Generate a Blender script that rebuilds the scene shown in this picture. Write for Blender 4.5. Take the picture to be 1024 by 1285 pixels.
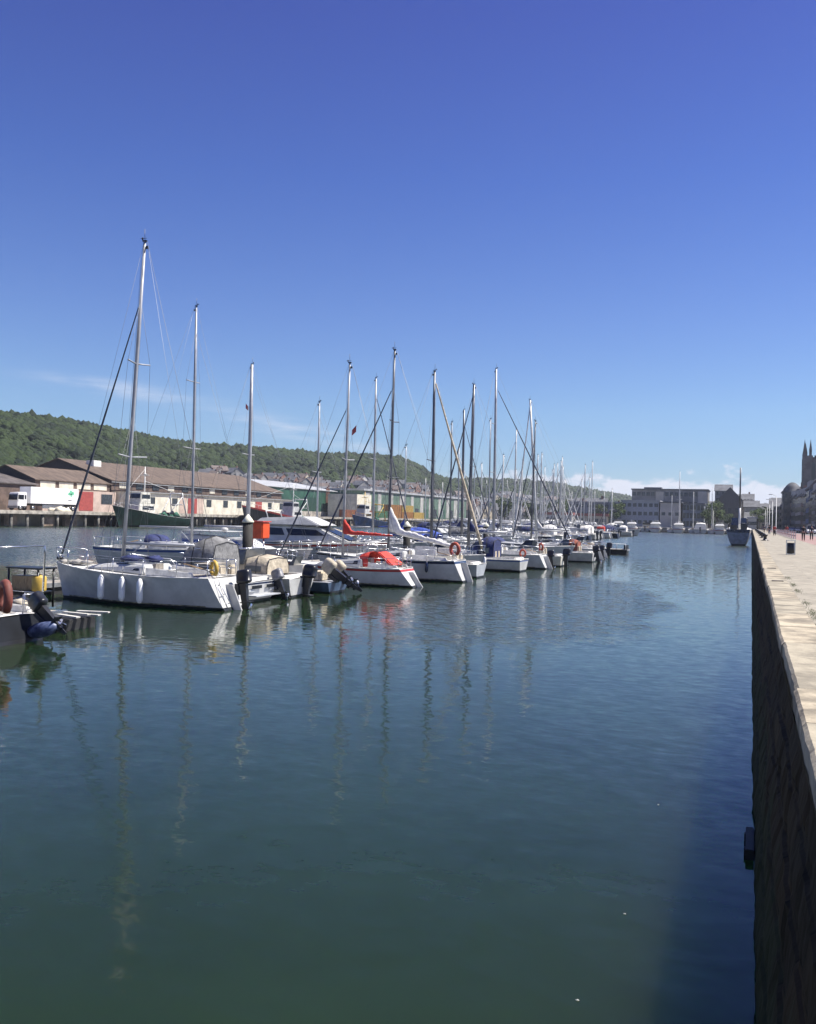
import bpy, bmesh, math, random
import numpy as np
from mathutils import Vector, Matrix, noise
R = math.radians; PI = math.pi
random.seed(7)
for o in list(bpy.data.objects): bpy.data.objects.remove(o)
sc = bpy.context.scene
COL = sc.collection

# ------------------------------------------------------------------ camera
YAW, PITCH, ROLL, EYE = R(21.409), R(0.3636), R(1.398), 3.3
fw = Vector((-math.sin(YAW)*math.cos(PITCH), math.cos(YAW)*math.cos(PITCH), math.sin(PITCH)))
rt = Vector((math.cos(YAW), math.sin(YAW), 0)); up = rt.cross(fw)
cd = bpy.data.cameras.new('camera'); cam = bpy.data.objects.new('camera', cd); COL.objects.link(cam)
cd.sensor_fit = 'HORIZONTAL'; cd.sensor_width = 36; cd.lens = 36*1100/1024
cd.clip_start = 0.05; cd.clip_end = 12000
m = Matrix((rt, up, -fw)).transposed()
cam.matrix_world = Matrix.Translation((0, 0, EYE)) @ m.to_4x4() @ Matrix.Rotation(ROLL, 4, 'Z')
sc.camera = cam

# ------------------------------------------------------------------ light, sky, exposure
SUN_EL = R(58); SX, SY = 0.87, 0.493
sun_dir = Vector((SX*math.cos(SUN_EL), SY*math.cos(SUN_EL), math.sin(SUN_EL)))
sd = bpy.data.lights.new('sun', 'SUN'); sun = bpy.data.objects.new('sun', sd); COL.objects.link(sun)
sd.energy = 5.0; sd.angle = R(0.5); sd.color = (1.0, 0.95, 0.87)
sun.rotation_euler = sun_dir.to_track_quat('Z', 'Y').to_euler()
W = bpy.data.worlds.new('World'); sc.world = W; W.use_nodes = True
nt = W.node_tree; N = nt.nodes; LK = nt.links; N.clear()
def nn(tree, typ, **kw):
    n = tree.nodes.new(typ)
    for k, v in kw.items():
        if k.startswith('i_'):
            key = k[2:]; key = int(key) if key.isdigit() else key.replace('_', ' ')
            n.inputs[key].default_value = v
        else: setattr(n, k, v)
    return n
out = nn(nt, 'ShaderNodeOutputWorld'); bg = nn(nt, 'ShaderNodeBackground', i_Strength=0.05)
sky = nn(nt, 'ShaderNodeTexSky', sky_type='NISHITA', sun_disc=False, sun_elevation=SUN_EL,
         sun_rotation=math.atan2(SX, SY), altitude=0, air_density=1.15, dust_density=0.15, ozone_density=3.2)
tc = nn(nt, 'ShaderNodeTexCoord'); sep = nn(nt, 'ShaderNodeSeparateXYZ'); LK.new(tc.outputs['Generated'], sep.inputs[0])
def mth(op, a, b=None, tree=nt, clamp=False):
    n = nn(tree, 'ShaderNodeMath', operation=op, use_clamp=clamp)
    for i, v in enumerate((a, b)):
        if v is None: continue
        if isinstance(v, (int, float)): n.inputs[i].default_value = v
        else: tree.links.new(v, n.inputs[i])
    return n.outputs[0]
def ramp(x, a, b, tree=nt, o0=0.0, o1=1.0):
    n = nn(tree, 'ShaderNodeMapRange', interpolation_type='SMOOTHSTEP')
    n.inputs[1].default_value = a; n.inputs[2].default_value = b; n.inputs[3].default_value = o0; n.inputs[4].default_value = o1
    tree.links.new(x, n.inputs[0]); return n.outputs[0]
hs = nn(nt, 'ShaderNodeMixRGB', blend_type='MULTIPLY', i_Fac=1.0)
tint = nn(nt, 'ShaderNodeValToRGB'); el_ = tint.color_ramp.elements
el_[0].position = 0.0; el_[0].color = (0.62, 0.86, 1.32, 1); el_[1].position = 0.80; el_[1].color = (0.34, 0.36, 1.02, 1)
for p_, c_ in ((0.12, (0.78, 0.96, 1.32, 1)), (0.22, (0.69, 0.83, 1.31, 1)), (0.36, (0.52, 0.65, 1.26, 1)), (0.50, (0.47, 0.50, 1.14, 1))):
    q_ = el_.new(p_); q_.color = c_
LK.new(sep.outputs[2], tint.inputs[0]); LK.new(sky.outputs[0], hs.inputs[1]); LK.new(tint.outputs[0], hs.inputs[2])
# low cumulus bank over the horizon ahead
az = mth('ARCTAN2', sep.outputs[0], sep.outputs[1])          # 0 = along the quay (+Y), negative to the left
def cnoise(sx, sz, detail, scale, seed):
    cb = nn(nt, 'ShaderNodeCombineXYZ')
    LK.new(mth('MULTIPLY', az, sx), cb.inputs[0]); LK.new(mth('MULTIPLY', sep.outputs[2], sz), cb.inputs[1]); cb.inputs[2].default_value = seed
    t = nn(nt, 'ShaderNodeTexNoise', i_Scale=scale, i_Detail=detail, i_Roughness=0.6); LK.new(cb.outputs[0], t.inputs['Vector']); return t.outputs[0]
n1 = cnoise(1, 2.0, 8, 24, 3.3); n2 = cnoise(1, 2, 5, 5, 8.1)
hi = mth('ADD', mth('MULTIPLY', n2, 0.05), 0.040)                # cloud-top elevation varies with azimuth
vert = mth('DIVIDE', mth('SUBTRACT', hi, sep.outputs[2]), 0.03)
cu = ramp(mth('ADD', mth('MULTIPLY', n1, 1.7), mth('MULTIPLY', vert, 0.75)), 1.05, 1.32)
cu = mth('MULTIPLY', cu, ramp(az, -0.36, -0.20))
cu = mth('MULTIPLY', cu, 0.95)
# two thin cirrus wisps on the left
def wisp(a0, z0, wa, wz, slope, seed):
    dz = mth('SUBTRACT', mth('SUBTRACT', sep.outputs[2], z0), mth('MULTIPLY', mth('SUBTRACT', az, a0), slope))
    g = mth('ADD', mth('POWER', mth('DIVIDE', mth('SUBTRACT', az, a0), wa), 2.0), mth('POWER', mth('ABSOLUTE', mth('DIVIDE', dz, wz)), 2.0))
    g = mth('POWER', 2.718, mth('MULTIPLY', g, -1.0))
    return mth('MULTIPLY', g, ramp(cnoise(1, 6, 6, 14, seed), 0.3, 0.75))
ci = mth('ADD', mth('MULTIPLY', wisp(-0.69, 0.130, 0.075, 0.008, -0.10, 1.0), 0.5), mth('MULTIPLY', wisp(-0.49, 0.092, 0.10, 0.010, -0.18, 4.0), 0.55))
mx = nn(nt, 'ShaderNodeMixRGB', i_Color2=(8.6, 8.9, 10.0, 1))
LK.new(mth('ADD', cu, ci, clamp=True), mx.inputs[0]); LK.new(hs.outputs[0], mx.inputs[1])
LK.new(mx.outputs[0], bg.inputs[0]); LK.new(bg.outputs[0], out.inputs[0])
sc.view_settings.view_transform = 'Standard'; sc.view_settings.look = 'None'
sc.view_settings.exposure = 0.93; sc.view_settings.gamma = 1.0; sc.view_settings.use_curve_mapping = False
sc.render.engine = 'CYCLES'
sc.cycles.max_bounces = 6; sc.cycles.use_denoising = True

# ------------------------------------------------------------------ materials
MATS = {}
def mat(name, col, rough=0.6, metal=0.0, var=0.12, scale=2.0, bump=0.0, bscale=20.0, coat=0.0, emis=None, col2=None, contrast=(0.35, 0.65), stretch=(1, 1, 1)):
    if name in MATS: return MATS[name]
    M = bpy.data.materials.new(name); M.use_nodes = True; t = M.node_tree
    b = t.nodes['Principled BSDF']; b.inputs['Roughness'].default_value = rough; b.inputs['Metallic'].default_value = metal
    if coat: b.inputs['Coat Weight'].default_value = coat; b.inputs['Coat Roughness'].default_value = 0.1
    g = nn(t, 'ShaderNodeNewGeometry'); mp = nn(t, 'ShaderNodeMapping'); mp.inputs['Scale'].default_value = stretch
    t.links.new(g.outputs['Position'], mp.inputs[0])
    no = nn(t, 'ShaderNodeTexNoise', i_Scale=scale, i_Detail=6, i_Roughness=0.65); t.links.new(mp.outputs[0], no.inputs['Vector'])
    f = ramp(no.outputs[0], contrast[0], contrast[1], t)
    mix = nn(t, 'ShaderNodeMixRGB')
    c2 = col2 if col2 else tuple(max(0, c*(1-var*1.6)) for c in col)
    c1 = col if col2 else tuple(min(1, c*(1+var*0.6)) for c in col)
    mix.inputs[1].default_value = (*c1, 1); mix.inputs[2].default_value = (*c2, 1)
    t.links.new(f, mix.inputs[0]); t.links.new(mix.outputs[0], b.inputs['Base Color'])
    if bump:
        bn = nn(t, 'ShaderNodeTexNoise', i_Scale=bscale, i_Detail=5); t.links.new(mp.outputs[0], bn.inputs['Vector'])
        bp = nn(t, 'ShaderNodeBump', i_Strength=1.0, i_Distance=bump); t.links.new(bn.outputs[0], bp.inputs['Height']); t.links.new(bp.outputs[0], b.inputs['Normal'])
    MATS[name] = M; return M
GEL = mat('white_gelcoat', (0.50, 0.50, 0.485), 0.42, var=0.10, scale=1.3)
GEL.node_tree.nodes['Principled BSDF'].inputs['Specular IOR Level'].default_value = 0.25
GEL2 = mat('cream_gelcoat', (0.70, 0.67, 0.58), 0.32, var=0.12, scale=1.5, coat=0.2)
DECK = mat('deck_white', (0.66, 0.65, 0.61), 0.6, var=0.16, scale=4)
GREYG = mat('grey_gelcoat', (0.42, 0.44, 0.46), 0.35, var=0.1)
NAVY = mat('navy_paint', (0.014, 0.022, 0.06), 0.25, var=0.3, coat=0.4)
BLACKP = mat('black_paint', (0.012, 0.013, 0.016), 0.35, var=0.3)
RED = mat('red_paint', (0.42, 0.035, 0.03), 0.4, var=0.15)
BLUE = mat('blue_stripe', (0.03, 0.07, 0.25), 0.4, var=0.15)
BOOT = mat('boot_stripe_dark', (0.016, 0.022, 0.028), 0.5, var=0.4, scale=6)
BOOTR = mat('antifoul_red', (0.10, 0.02, 0.02), 0.6, var=0.4, scale=6)
ALU = mat('mast_aluminium', (0.34, 0.35, 0.37), 0.5, 0.3, var=0.08)
ALUD = mat('mast_dark_anodised', (0.11, 0.115, 0.13), 0.42, 0.5, var=0.1)
MASTW = mat('mast_white', (0.62, 0.62, 0.6), 0.4, var=0.1)
WOODM = mat('varnished_wood', (0.40, 0.26, 0.13), 0.4, var=0.3, scale=8, stretch=(6, 6, 0.6))
STEEL = mat('stainless_steel', (0.55, 0.56, 0.58), 0.25, 0.9, var=0.06)
WIRE = mat('rigging_wire', (0.16, 0.17, 0.19), 0.5, 0.4, var=0.1)
GLASS = mat('dark_window', (0.018, 0.022, 0.03), 0.08, var=0.2)
GLASSL = mat('clear_screen', (0.10, 0.11, 0.12), 0.15, var=0.2)
CREDC = mat('red_canvas', (0.55, 0.045, 0.03), 0.8, var=0.18, scale=5, bump=0.02, bscale=9)
CNAVY = mat('navy_canvas', (0.02, 0.03, 0.11), 0.85, var=0.25, scale=4, bump=0.02, bscale=9)
CBLUE = mat('blue_canvas', (0.03, 0.07, 0.35), 0.8, var=0.25, scale=3, bump=0.03, bscale=6)
CGREY = mat('grey_canvas', (0.20, 0.20, 0.20), 0.85, var=0.25, scale=3, bump=0.03, bscale=7)
CBEIGE = mat('beige_canvas', (0.48, 0.42, 0.32), 0.85, var=0.2, scale=3, bump=0.03, bscale=7)
CWHITE = mat('white_sailcloth', (0.72, 0.70, 0.66), 0.8, var=0.12, scale=5, bump=0.03, bscale=8)
SAILG = mat('furled_sail_blue_grey', (0.06, 0.07, 0.10), 0.85, var=0.25, scale=5, bump=0.02)
SAILT = mat('furled_sail_tan', (0.50, 0.42, 0.30), 0.8, var=0.2, scale=5, bump=0.02)
RUBBER = mat('black_rubber', (0.015, 0.015, 0.016), 0.6, var=0.3)
ENG = mat('outboard_charcoal', (0.022, 0.024, 0.03), 0.35, var=0.3)
ENGG = mat('outboard_grey', (0.20, 0.20, 0.21), 0.45, var=0.2)
FEND = mat('fender_white', (0.86, 0.86, 0.84), 0.45, var=0.08)
YEL = mat('yellow_plastic', (0.55, 0.36, 0.06), 0.5, var=0.15)
ORA = mat('orange_red_plastic', (0.72, 0.09, 0.02), 0.5, var=0.12)
TEAK = mat('weathered_deck_boards', (0.30, 0.27, 0.23), 0.8, var=0.3, scale=3, bump=0.01)
CONC = mat('pontoon_concrete', (0.30, 0.29, 0.27), 0.85, var=0.25, scale=2, bump=0.01)
DFLOAT = mat('pontoon_float_dark', (0.02, 0.02, 0.022), 0.7, var=0.4)
ROPE = mat('rope_grey', (0.35, 0.33, 0.3), 0.9)

# ------------------------------------------------------------------ mesh helpers
SPLIT = {'window', 'spreader', 'cockpit_coaming', 'winch', 'seat', 'loose_boards', 'clear_panel', 'gable_wall', 'deck_box', 'storage_box', 'transom_name', 'hand_rail', 'dodger', 'wooden_slat'}
class MB:
    def __init__(s): s.v = []; s.f = []; s.sm = []
    def add(s, vs, fs, smooth=False):
        b = len(s.v); s.v += [tuple(p) for p in vs]; s.f += [tuple(i+b for i in f) for f in fs]; s.sm += [smooth]*len(fs); return s
    def box(s, x0, x1, y0, y1, z0, z1, M=None):
        vs = [Vector((x, y, z)) for z in (z0, z1) for y in (y0, y1) for x in (x0, x1)]
        if M is not None: vs = [M @ v for v in vs]
        return s.add(vs, [(0, 2, 3, 1), (4, 5, 7, 6), (0, 1, 5, 4), (2, 6, 7, 3), (0, 4, 6, 2), (1, 3, 7, 5)])
    def cbox(s, c, d, rz=0, rx=0, ry=0):
        M = Matrix.Translation(c) @ Matrix.Rotation(rz, 4, 'Z') @ Matrix.Rotation(ry, 4, 'Y') @ Matrix.Rotation(rx, 4, 'X')
        return s.box(-d[0]/2, d[0]/2, -d[1]/2, d[1]/2, -d[2]/2, d[2]/2, M)
    def hexa(s, b, t):   # 4 bottom pts (ccw from above) and 4 top pts
        return s.add(list(b)+list(t), [(3, 2, 1, 0), (4, 5, 6, 7), (0, 1, 5, 4), (1, 2, 6, 5), (2, 3, 7, 6), (3, 0, 4, 7)])
    def tube(s, pts, r, n=8, closed=False, cap=True):
        pts = [Vector(p) for p in pts]; k = len(pts)
        rr = r if isinstance(r, (list, tuple)) else [r]*k
        vs = []
        prev = None
        for i, p in enumerate(pts):
            a = pts[(i-1) % k] if (i > 0 or closed) else p; c = pts[(i+1) % k] if (i < k-1 or closed) else p
            d = (c-a).normalized()
            u = prev if prev is not None else (Vector((0, 0, 1)) if abs(d.z) < 0.9 else Vector((1, 0, 0)))
            u = (u - d*u.dot(d)).normalized(); prev = u; w = d.cross(u)
            for j in range(n):
                q = 2*PI*j/n; vs.append(p + (u*math.cos(q)+w*math.sin(q))*rr[i])
        fs = []
        for i in range(k if closed else k-1):
            i2 = (i+1) % k
            for j in range(n): fs.append((i*n+j, i*n+(j+1) % n, i2*n+(j+1) % n, i2*n+j))
        if cap and not closed: fs += [tuple(range(n-1, -1, -1)), tuple((k-1)*n+j for j in range(n))]
        return s.add(vs, fs, True)
    def lathe(s, prof, c=(0, 0, 0), n=14, M=None):
        vs = []
        for r, z in prof:
            for j in range(n): vs.append(Vector((c[0]+r*math.cos(2*PI*j/n), c[1]+r*math.sin(2*PI*j/n), c[2]+z)))
        if M is not None: vs = [M @ v for v in vs]
        k = len(prof); fs = [(i*n+j, i*n+(j+1) % n, (i+1)*n+(j+1) % n, (i+1)*n+j) for i in range(k-1) for j in range(n)]
        fs += [tuple(range(n-1, -1, -1)), tuple((k-1)*n+j for j in range(n))]
        return s.add(vs, fs, True)
    def loft(s, secs, closed=False, cap=False, smooth=True):
        n = len(secs[0]); vs = [p for q in secs for p in q]; fs = []
        for i in range(len(secs)-1):
            for j in range(n if closed else n-1): fs.append((i*n+j, i*n+(j+1) % n, (i+1)*n+(j+1) % n, (i+1)*n+j))
        if cap: fs += [tuple(range(n-1, -1, -1)), tuple((len(secs)-1)*n+j for j in range(n))]
        return s.add(vs, fs, smooth)
    def prism(s, poly, y0, y1):  # poly in xz extruded along y
        n = len(poly); vs = [(x, y0, z) for x, z in poly]+[(x, y1, z) for x, z in poly]
        return s.add(vs, [tuple(range(n)), tuple(range(2*n-1, n-1, -1))]+[(j, j+n, (j+1) % n+n, (j+1) % n) for j in range(n)])
    def blob(s, c, r, n=1, seed=0, amp=0.2):
        bm = bmesh.new(); bmesh.ops.create_icosphere(bm, subdivisions=n, radius=1)
        vs = []
        for v in bm.verts:
            d = v.co.normalized(); k = 1+amp*noise.noise(d*1.7+Vector((seed*3.1, seed, -seed)))*2
            vs.append((c[0]+d.x*r[0]*k, c[1]+d.y*r[1]*k, c[2]+d.z*r[2]*k))
        fs = [tuple(v.index for v in f.verts) for f in bm.faces]; bm.free(); return s.add(vs, fs, True)
    def islands(s):
        par = list(range(len(s.v)))
        def fd(a):
            while par[a] != a: par[a] = par[par[a]]; a = par[a]
            return a
        for f in s.f:
            r0 = fd(f[0])
            for q in f[1:]: par[fd(q)] = r0
        g = {}
        for f, sm in zip(s.f, s.sm): g.setdefault(fd(f[0]), []).append((f, sm))
        out = []
        for fs in g.values():
            mb = MB(); mp = {}
            for f, sm in fs:
                for q in f:
                    if q not in mp: mp[q] = len(mb.v); mb.v.append(s.v[q])
                mb.f.append(tuple(mp[q] for q in f)); mb.sm.append(sm)
            out.append(mb)
        return out
    def build(s, name, m, parent=None, bevel=0.0, seg=2, fix=True, one=False):
        if name in SPLIT and not one:
            r = None
            for q in s.islands():
                o = q.build(name, m, parent, bevel, seg, fix, True); r = r or o
            return r
        me = bpy.data.meshes.new(name); me.from_pydata(s.v, [], s.f)
        me.polygons.foreach_set('use_smooth', s.sm)
        if fix or bevel:
            bm = bmesh.new(); bm.from_mesh(me)
            bmesh.ops.recalc_face_normals(bm, faces=bm.faces)
            if bevel:
                es = [e for e in bm.edges if len(e.link_faces) == 2 and e.calc_face_angle(0) > 0.5]
                bmesh.ops.bevel(bm, geom=es, offset=bevel, segments=seg, affect='EDGES', clamp_overlap=True)
            bm.to_mesh(me); bm.free()
        me.materials.append(m); o = bpy.data.objects.new(name, me); COL.objects.link(o)
        if parent is not None: o.parent = parent
        return o
def thing(name, label, cat, loc=(0, 0, 0), rz=0, group=None):
    o = bpy.data.objects.new(name, None); COL.objects.link(o); o.empty_display_size = 0.2
    o.location = loc; o.rotation_euler = (0, 0, rz); o['label'] = label; o['category'] = cat
    if group: o['group'] = group
    return o
def tag(o, label, cat, group=None):
    o['label'] = label; o['category'] = cat
    if group: o['group'] = group
    return o
def struct(o, kind='structure'): o['kind'] = kind; return o
KIDS = {}
def copy_tree(root, loc, rz=0, scale=1.0, label=None, group=None):
    def rec(o, par):
        c = o.copy(); COL.objects.link(c)
        if par is not None: c.parent = par
        for ch in KIDS.setdefault(o.name, list(o.children)): rec(ch, c)
        return c
    r = rec(root, None); r.location = loc; r.rotation_euler = (0, 0, rz)
    r.scale = (scale,)*3 if isinstance(scale, (int, float)) else scale
    if label: r['label'] = label
    if group: r['group'] = group
    return r

# ------------------------------------------------------------------ setting: water, land
def water_material():
    M = bpy.data.materials.new('harbour_water'); M.use_nodes = True; t = M.node_tree; t.nodes.clear()
    o = nn(t, 'ShaderNodeOutputMaterial'); g = nn(t, 'ShaderNodeNewGeometry'); s = nn(t, 'ShaderNodeSeparateXYZ'); t.links.new(g.outputs['Position'], s.inputs[0])
    def noi(scale, sx, sy, detail, rz=0.0):
        mp = nn(t, 'ShaderNodeMapping'); mp.inputs['Scale'].default_value = (sx, sy, 1); mp.inputs['Rotation'].default_value = (0, 0, rz)
        t.links.new(g.outputs['Position'], mp.inputs[0]); n = nn(t, 'ShaderNodeTexNoise', i_Scale=scale, i_Detail=detail, i_Roughness=0.55)
        t.links.new(mp.outputs[0], n.inputs['Vector']); return n.outputs[0]
    # wind patches
    big = noi(0.03, 1, 0.35, 3, 0.2)
    dx = mth('DIVIDE', mth('SUBTRACT', s.outputs[0], -8.0, t), 5.2, t); dy = mth('DIVIDE', mth('SUBTRACT', s.outputs[1], 37.0, t), 17.0, t)
    dsk = mth('ADD', dx, mth('MULTIPLY', dy, 0.35, t), t)
    e = mth('SQRT', mth('ADD', mth('MULTIPLY', dsk, dsk, t), mth('MULTIPLY', dy, dy, t), t), None, t)
    e = mth('ADD', e, mth('MULTIPLY', mth('SUBTRACT', noi(0.25, 1, 0.5, 4), 0.5, t), 0.9, t), t)
    patch = ramp(e, 1.05, 0.75, t)
    far = ramp(s.outputs[1], 62, 100, t)
    out_left = ramp(s.outputs[0], -36, -48, t)
    windy = mth('MAXIMUM', mth('MAXIMUM', patch, mth('MULTIPLY', far, ramp(big, 0.35, 0.55, t, 0.35, 1.0), t), t), out_left, t)
    rip = mth('ADD', noi(3.0, 1, 1.4, 2, 0.3), mth('MULTIPLY', noi(8, 1, 1.3, 2, -0.4), 0.35, t), t)
    sw = mth('ADD', noi(0.9, 1, 1.6, 2, 0.5), mth('MULTIPLY', noi(2.6, 1, 1.5, 2, -0.2), 0.30, t), t)
    h = mth('ADD', mth('MULTIPLY', sw, 0.007, t), mth('MULTIPLY', mth('MULTIPLY', rip, 0.020, t), mth('ADD', mth('MULTIPLY', windy, 1.0, t), 0.10, t), t), t)
    bp = nn(t, 'ShaderNodeBump', i_Strength=1.0, i_Distance=1.0); t.links.new(h, bp.inputs['Height'])
    df = nn(t, 'ShaderNodeSubsurfaceScattering', falloff='BURLEY', i_Scale=2.6); df.inputs['Radius'].default_value = (0.5, 1.0, 0.8); mix = nn(t, 'ShaderNodeMixRGB')
    mix.inputs[1].default_value = (0.010, 0.020, 0.008, 1); mix.inputs[2].default_value = (0.013, 0.026, 0.010, 1)
    t.links.new(ramp(noi(0.25, 1, 1, 4), 0.3, 0.7, t), mix.inputs[0]); t.links.new(mix.outputs[0], df.inputs[0])
    gl = nn(t, 'ShaderNodeBsdfGlossy', i_Color=(1, 1, 1, 1), i_Roughness=0.07)
    fr = nn(t, 'ShaderNodeFresnel', i_IOR=1.333)
    mpc = nn(t, 'ShaderNodeMapping'); mpc.inputs['Scale'].default_value = (1, 1.3, 1); t.links.new(g.outputs['Position'], mpc.inputs[0])
    nc = nn(t, 'ShaderNodeTexNoise', i_Scale=3.2, i_Detail=3, i_Roughness=0.6); t.links.new(mpc.outputs[0], nc.inputs['Vector'])
    sub = nn(t, 'ShaderNodeVectorMath', operation='SUBTRACT'); t.links.new(nc.outputs['Color'], sub.inputs[0]); sub.inputs[1].default_value = (.5, .5, .5)
    flat = nn(t, 'ShaderNodeVectorMath', operation='MULTIPLY'); t.links.new(sub.outputs[0], flat.inputs[0]); flat.inputs[1].default_value = (1, 1, 0)
    scl = nn(t, 'ShaderNodeVectorMath', operation='SCALE'); t.links.new(flat.outputs[0], scl.inputs[0]); amp = mth('MAXIMUM', mth('MAXIMUM', mth('MULTIPLY', patch, 0.32, t), mth('MULTIPLY', mth('MULTIPLY', far, ramp(big, 0.35, 0.55, t, 0.55, 1.0), t), 0.9, t), t), mth('MULTIPLY', out_left, 1.3, t), t); t.links.new(mth('ADD', amp, 0.085, t), scl.inputs['Scale'])
    ad = nn(t, 'ShaderNodeVectorMath', operation='ADD'); t.links.new(bp.outputs[0], ad.inputs[0]); t.links.new(scl.outputs[0], ad.inputs[1])
    nz = nn(t, 'ShaderNodeVectorMath', operation='NORMALIZE'); t.links.new(ad.outputs[0], nz.inputs[0])
    for n in (gl, fr): t.links.new(nz.outputs[0], n.inputs['Normal'])
    wl = mth('MAXIMUM', mth('MULTIPLY', far, ramp(big, 0.35, 0.55, t, 0.6, 1.0), t), out_left, t)
    t.links.new(mth('ADD', mth('MULTIPLY', wl, 0.11, t), 0.07, t), gl.inputs['Roughness'])
    ms = nn(t, 'ShaderNodeMixShader'); t.links.new(mth('MULTIPLY', fr.outputs[0], mth('SUBTRACT', 1.0, mth('MULTIPLY', wl, 0.25, t), t), t), ms.inputs[0]); t.links.new(df.outputs[0], ms.inputs[1]); t.links.new(gl.outputs[0], ms.inputs[2])
    t.links.new(ms.outputs[0], o.inputs[0]); return M
struct(MB().add([(-125.5, -300, 0), (0.6, -300, 0), (0.6, 380, 0), (-125.5, 380, 0)], [(0, 1, 2, 3)]).build('water', water_material()))
GROUND = mat('town_ground', (0.16, 0.15, 0.13), 0.9, var=0.3, scale=0.05)
ASPH = mat('asphalt', (0.16, 0.155, 0.15), 0.9, var=0.2, scale=0.5)
struct(MB().box(-3000, -125, -300, 4500, -3, 2.55).build('far_quay_ground', mat('far_quay_paving', (0.30, 0.28, 0.25), 0.9, var=0.3, scale=0.2)))
struct(MB().box(-125, 3000, 380, 4500, -3, 1.80).build('head_of_basin_ground', ASPH))
struct(MB().box(0.95, 3000, -300, 379.9, -3, 1.79).build('ground', GROUND))
struct(MB().box(-3000, 3000, -900, -300.1, -3, 1.7).build('ground_behind', GROUND))

# quay wall: battered masonry
def brick_mat(name, c1, c2, mortar, sx, sz, axis='Y', bump=0.02, rough=0.85, weed=False):
    M = bpy.data.materials.new(name); M.use_nodes = True; t = M.node_tree; b = t.nodes['Principled BSDF']; b.inputs['Roughness'].default_value = rough; b.inputs['Specular IOR Level'].default_value = 0.08 if weed else 0.3
    g = nn(t, 'ShaderNodeNewGeometry'); s = nn(t, 'ShaderNodeSeparateXYZ'); t.links.new(g.outputs['Position'], s.inputs[0])
    cb = nn(t, 'ShaderNodeCombineXYZ'); t.links.new(s.outputs[1 if axis == 'Y' else 0], cb.inputs[0]); t.links.new(s.outputs[2 if axis != 'XY' else 1], cb.inputs[1])
    br = nn(t, 'ShaderNodeTexBrick', i_Color1=(*c1, 1), i_Color2=(*c2, 1), i_Mortar=(*mortar, 1), i_Scale=1.0, i_Mortar_Size=0.012)
    br.inputs['Brick Width'].default_value = sx; br.inputs['Row Height'].default_value = sz
    t.links.new(cb.outputs[0], br.inputs['Vector'])
    no = nn(t, 'ShaderNodeTexNoise', i_Scale=3.0, i_Detail=8); t.links.new(g.outputs['Position'], no.inputs['Vector'])
    mx = nn(t, 'ShaderNodeMixRGB', blend_type='MULTIPLY', i_Fac=0.75); t.links.new(br.outputs['Color'], mx.inputs[1])
    cr = nn(t, 'ShaderNodeMapRange', i_1=0.3, i_2=0.75, i_3=0.55, i_4=1.25); t.links.new(no.outputs[0], cr.inputs[0]); t.links.new(cr.outputs[0], mx.inputs[2])
    col = mx.outputs[0]
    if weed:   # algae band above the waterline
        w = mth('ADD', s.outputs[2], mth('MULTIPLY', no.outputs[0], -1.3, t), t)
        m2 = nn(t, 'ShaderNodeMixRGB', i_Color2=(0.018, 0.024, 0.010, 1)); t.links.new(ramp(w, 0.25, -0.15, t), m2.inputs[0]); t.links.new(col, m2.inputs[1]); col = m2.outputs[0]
    t.links.new(col, b.inputs['Base Color'])
    hh = mth('ADD', mth('MULTIPLY', br.outputs['Fac'], -1.0, t), mth('MULTIPLY', no.outputs[0], 0.8, t), t)
    bp = nn(t, 'ShaderNodeBump', i_Strength=1.0, i_Distance=bump); t.links.new(hh, bp.inputs['Height']); t.links.new(bp.outputs[0], b.inputs['Normal'])
    return M
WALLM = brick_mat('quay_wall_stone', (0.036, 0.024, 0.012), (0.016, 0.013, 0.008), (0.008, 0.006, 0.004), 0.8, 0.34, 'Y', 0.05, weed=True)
w = MB(); ys = np.concatenate([np.arange(-10, 45, 0.1), np.arange(45, 60, .5), np.arange(60, 380.1, 4)])
zs = [-1.0, -0.3]
for k in range(5): zs += [k*.33-.02, k*.33+.02, k*.33+.10, k*.33+.21, k*.33+.29]
zs += [1.595, 1.60]; secs = []
for y in ys:
    sec = []
    for z in zs:
        n_ = noise.noise(Vector((y*1.4, z*2.2, 0)))*0.028 + noise.noise(Vector((y*5, z*6, 3)))*0.016
        c_ = math.floor((z+.02)/.33); q_ = (y+c_*.37+noise.noise(Vector((c_*3.3, y*.2, 2)))*.3)/.85; bi = math.floor(q_); fr_ = q_-bi
        if y < 45:
            n_ += noise.noise(Vector((bi*7.7, c_*5.1, 8)))*.018
            if abs(z-c_*.33) < .021 or fr_ < .07: n_ += .018
        if z > 1.55: n_ = 0
        sec.append((0.075 + (0.42-0.075)*max(z, -1)/1.8 + n_, float(y), z))
    secs.append(sec)
w.loft(secs, smooth=False); w.build('quay_wall', WALLM); wallo = bpy.data.objects['quay_wall']; tag(wallo, 'dark battered stone quay wall dropping into the water at the right edge', 'wall')
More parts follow.
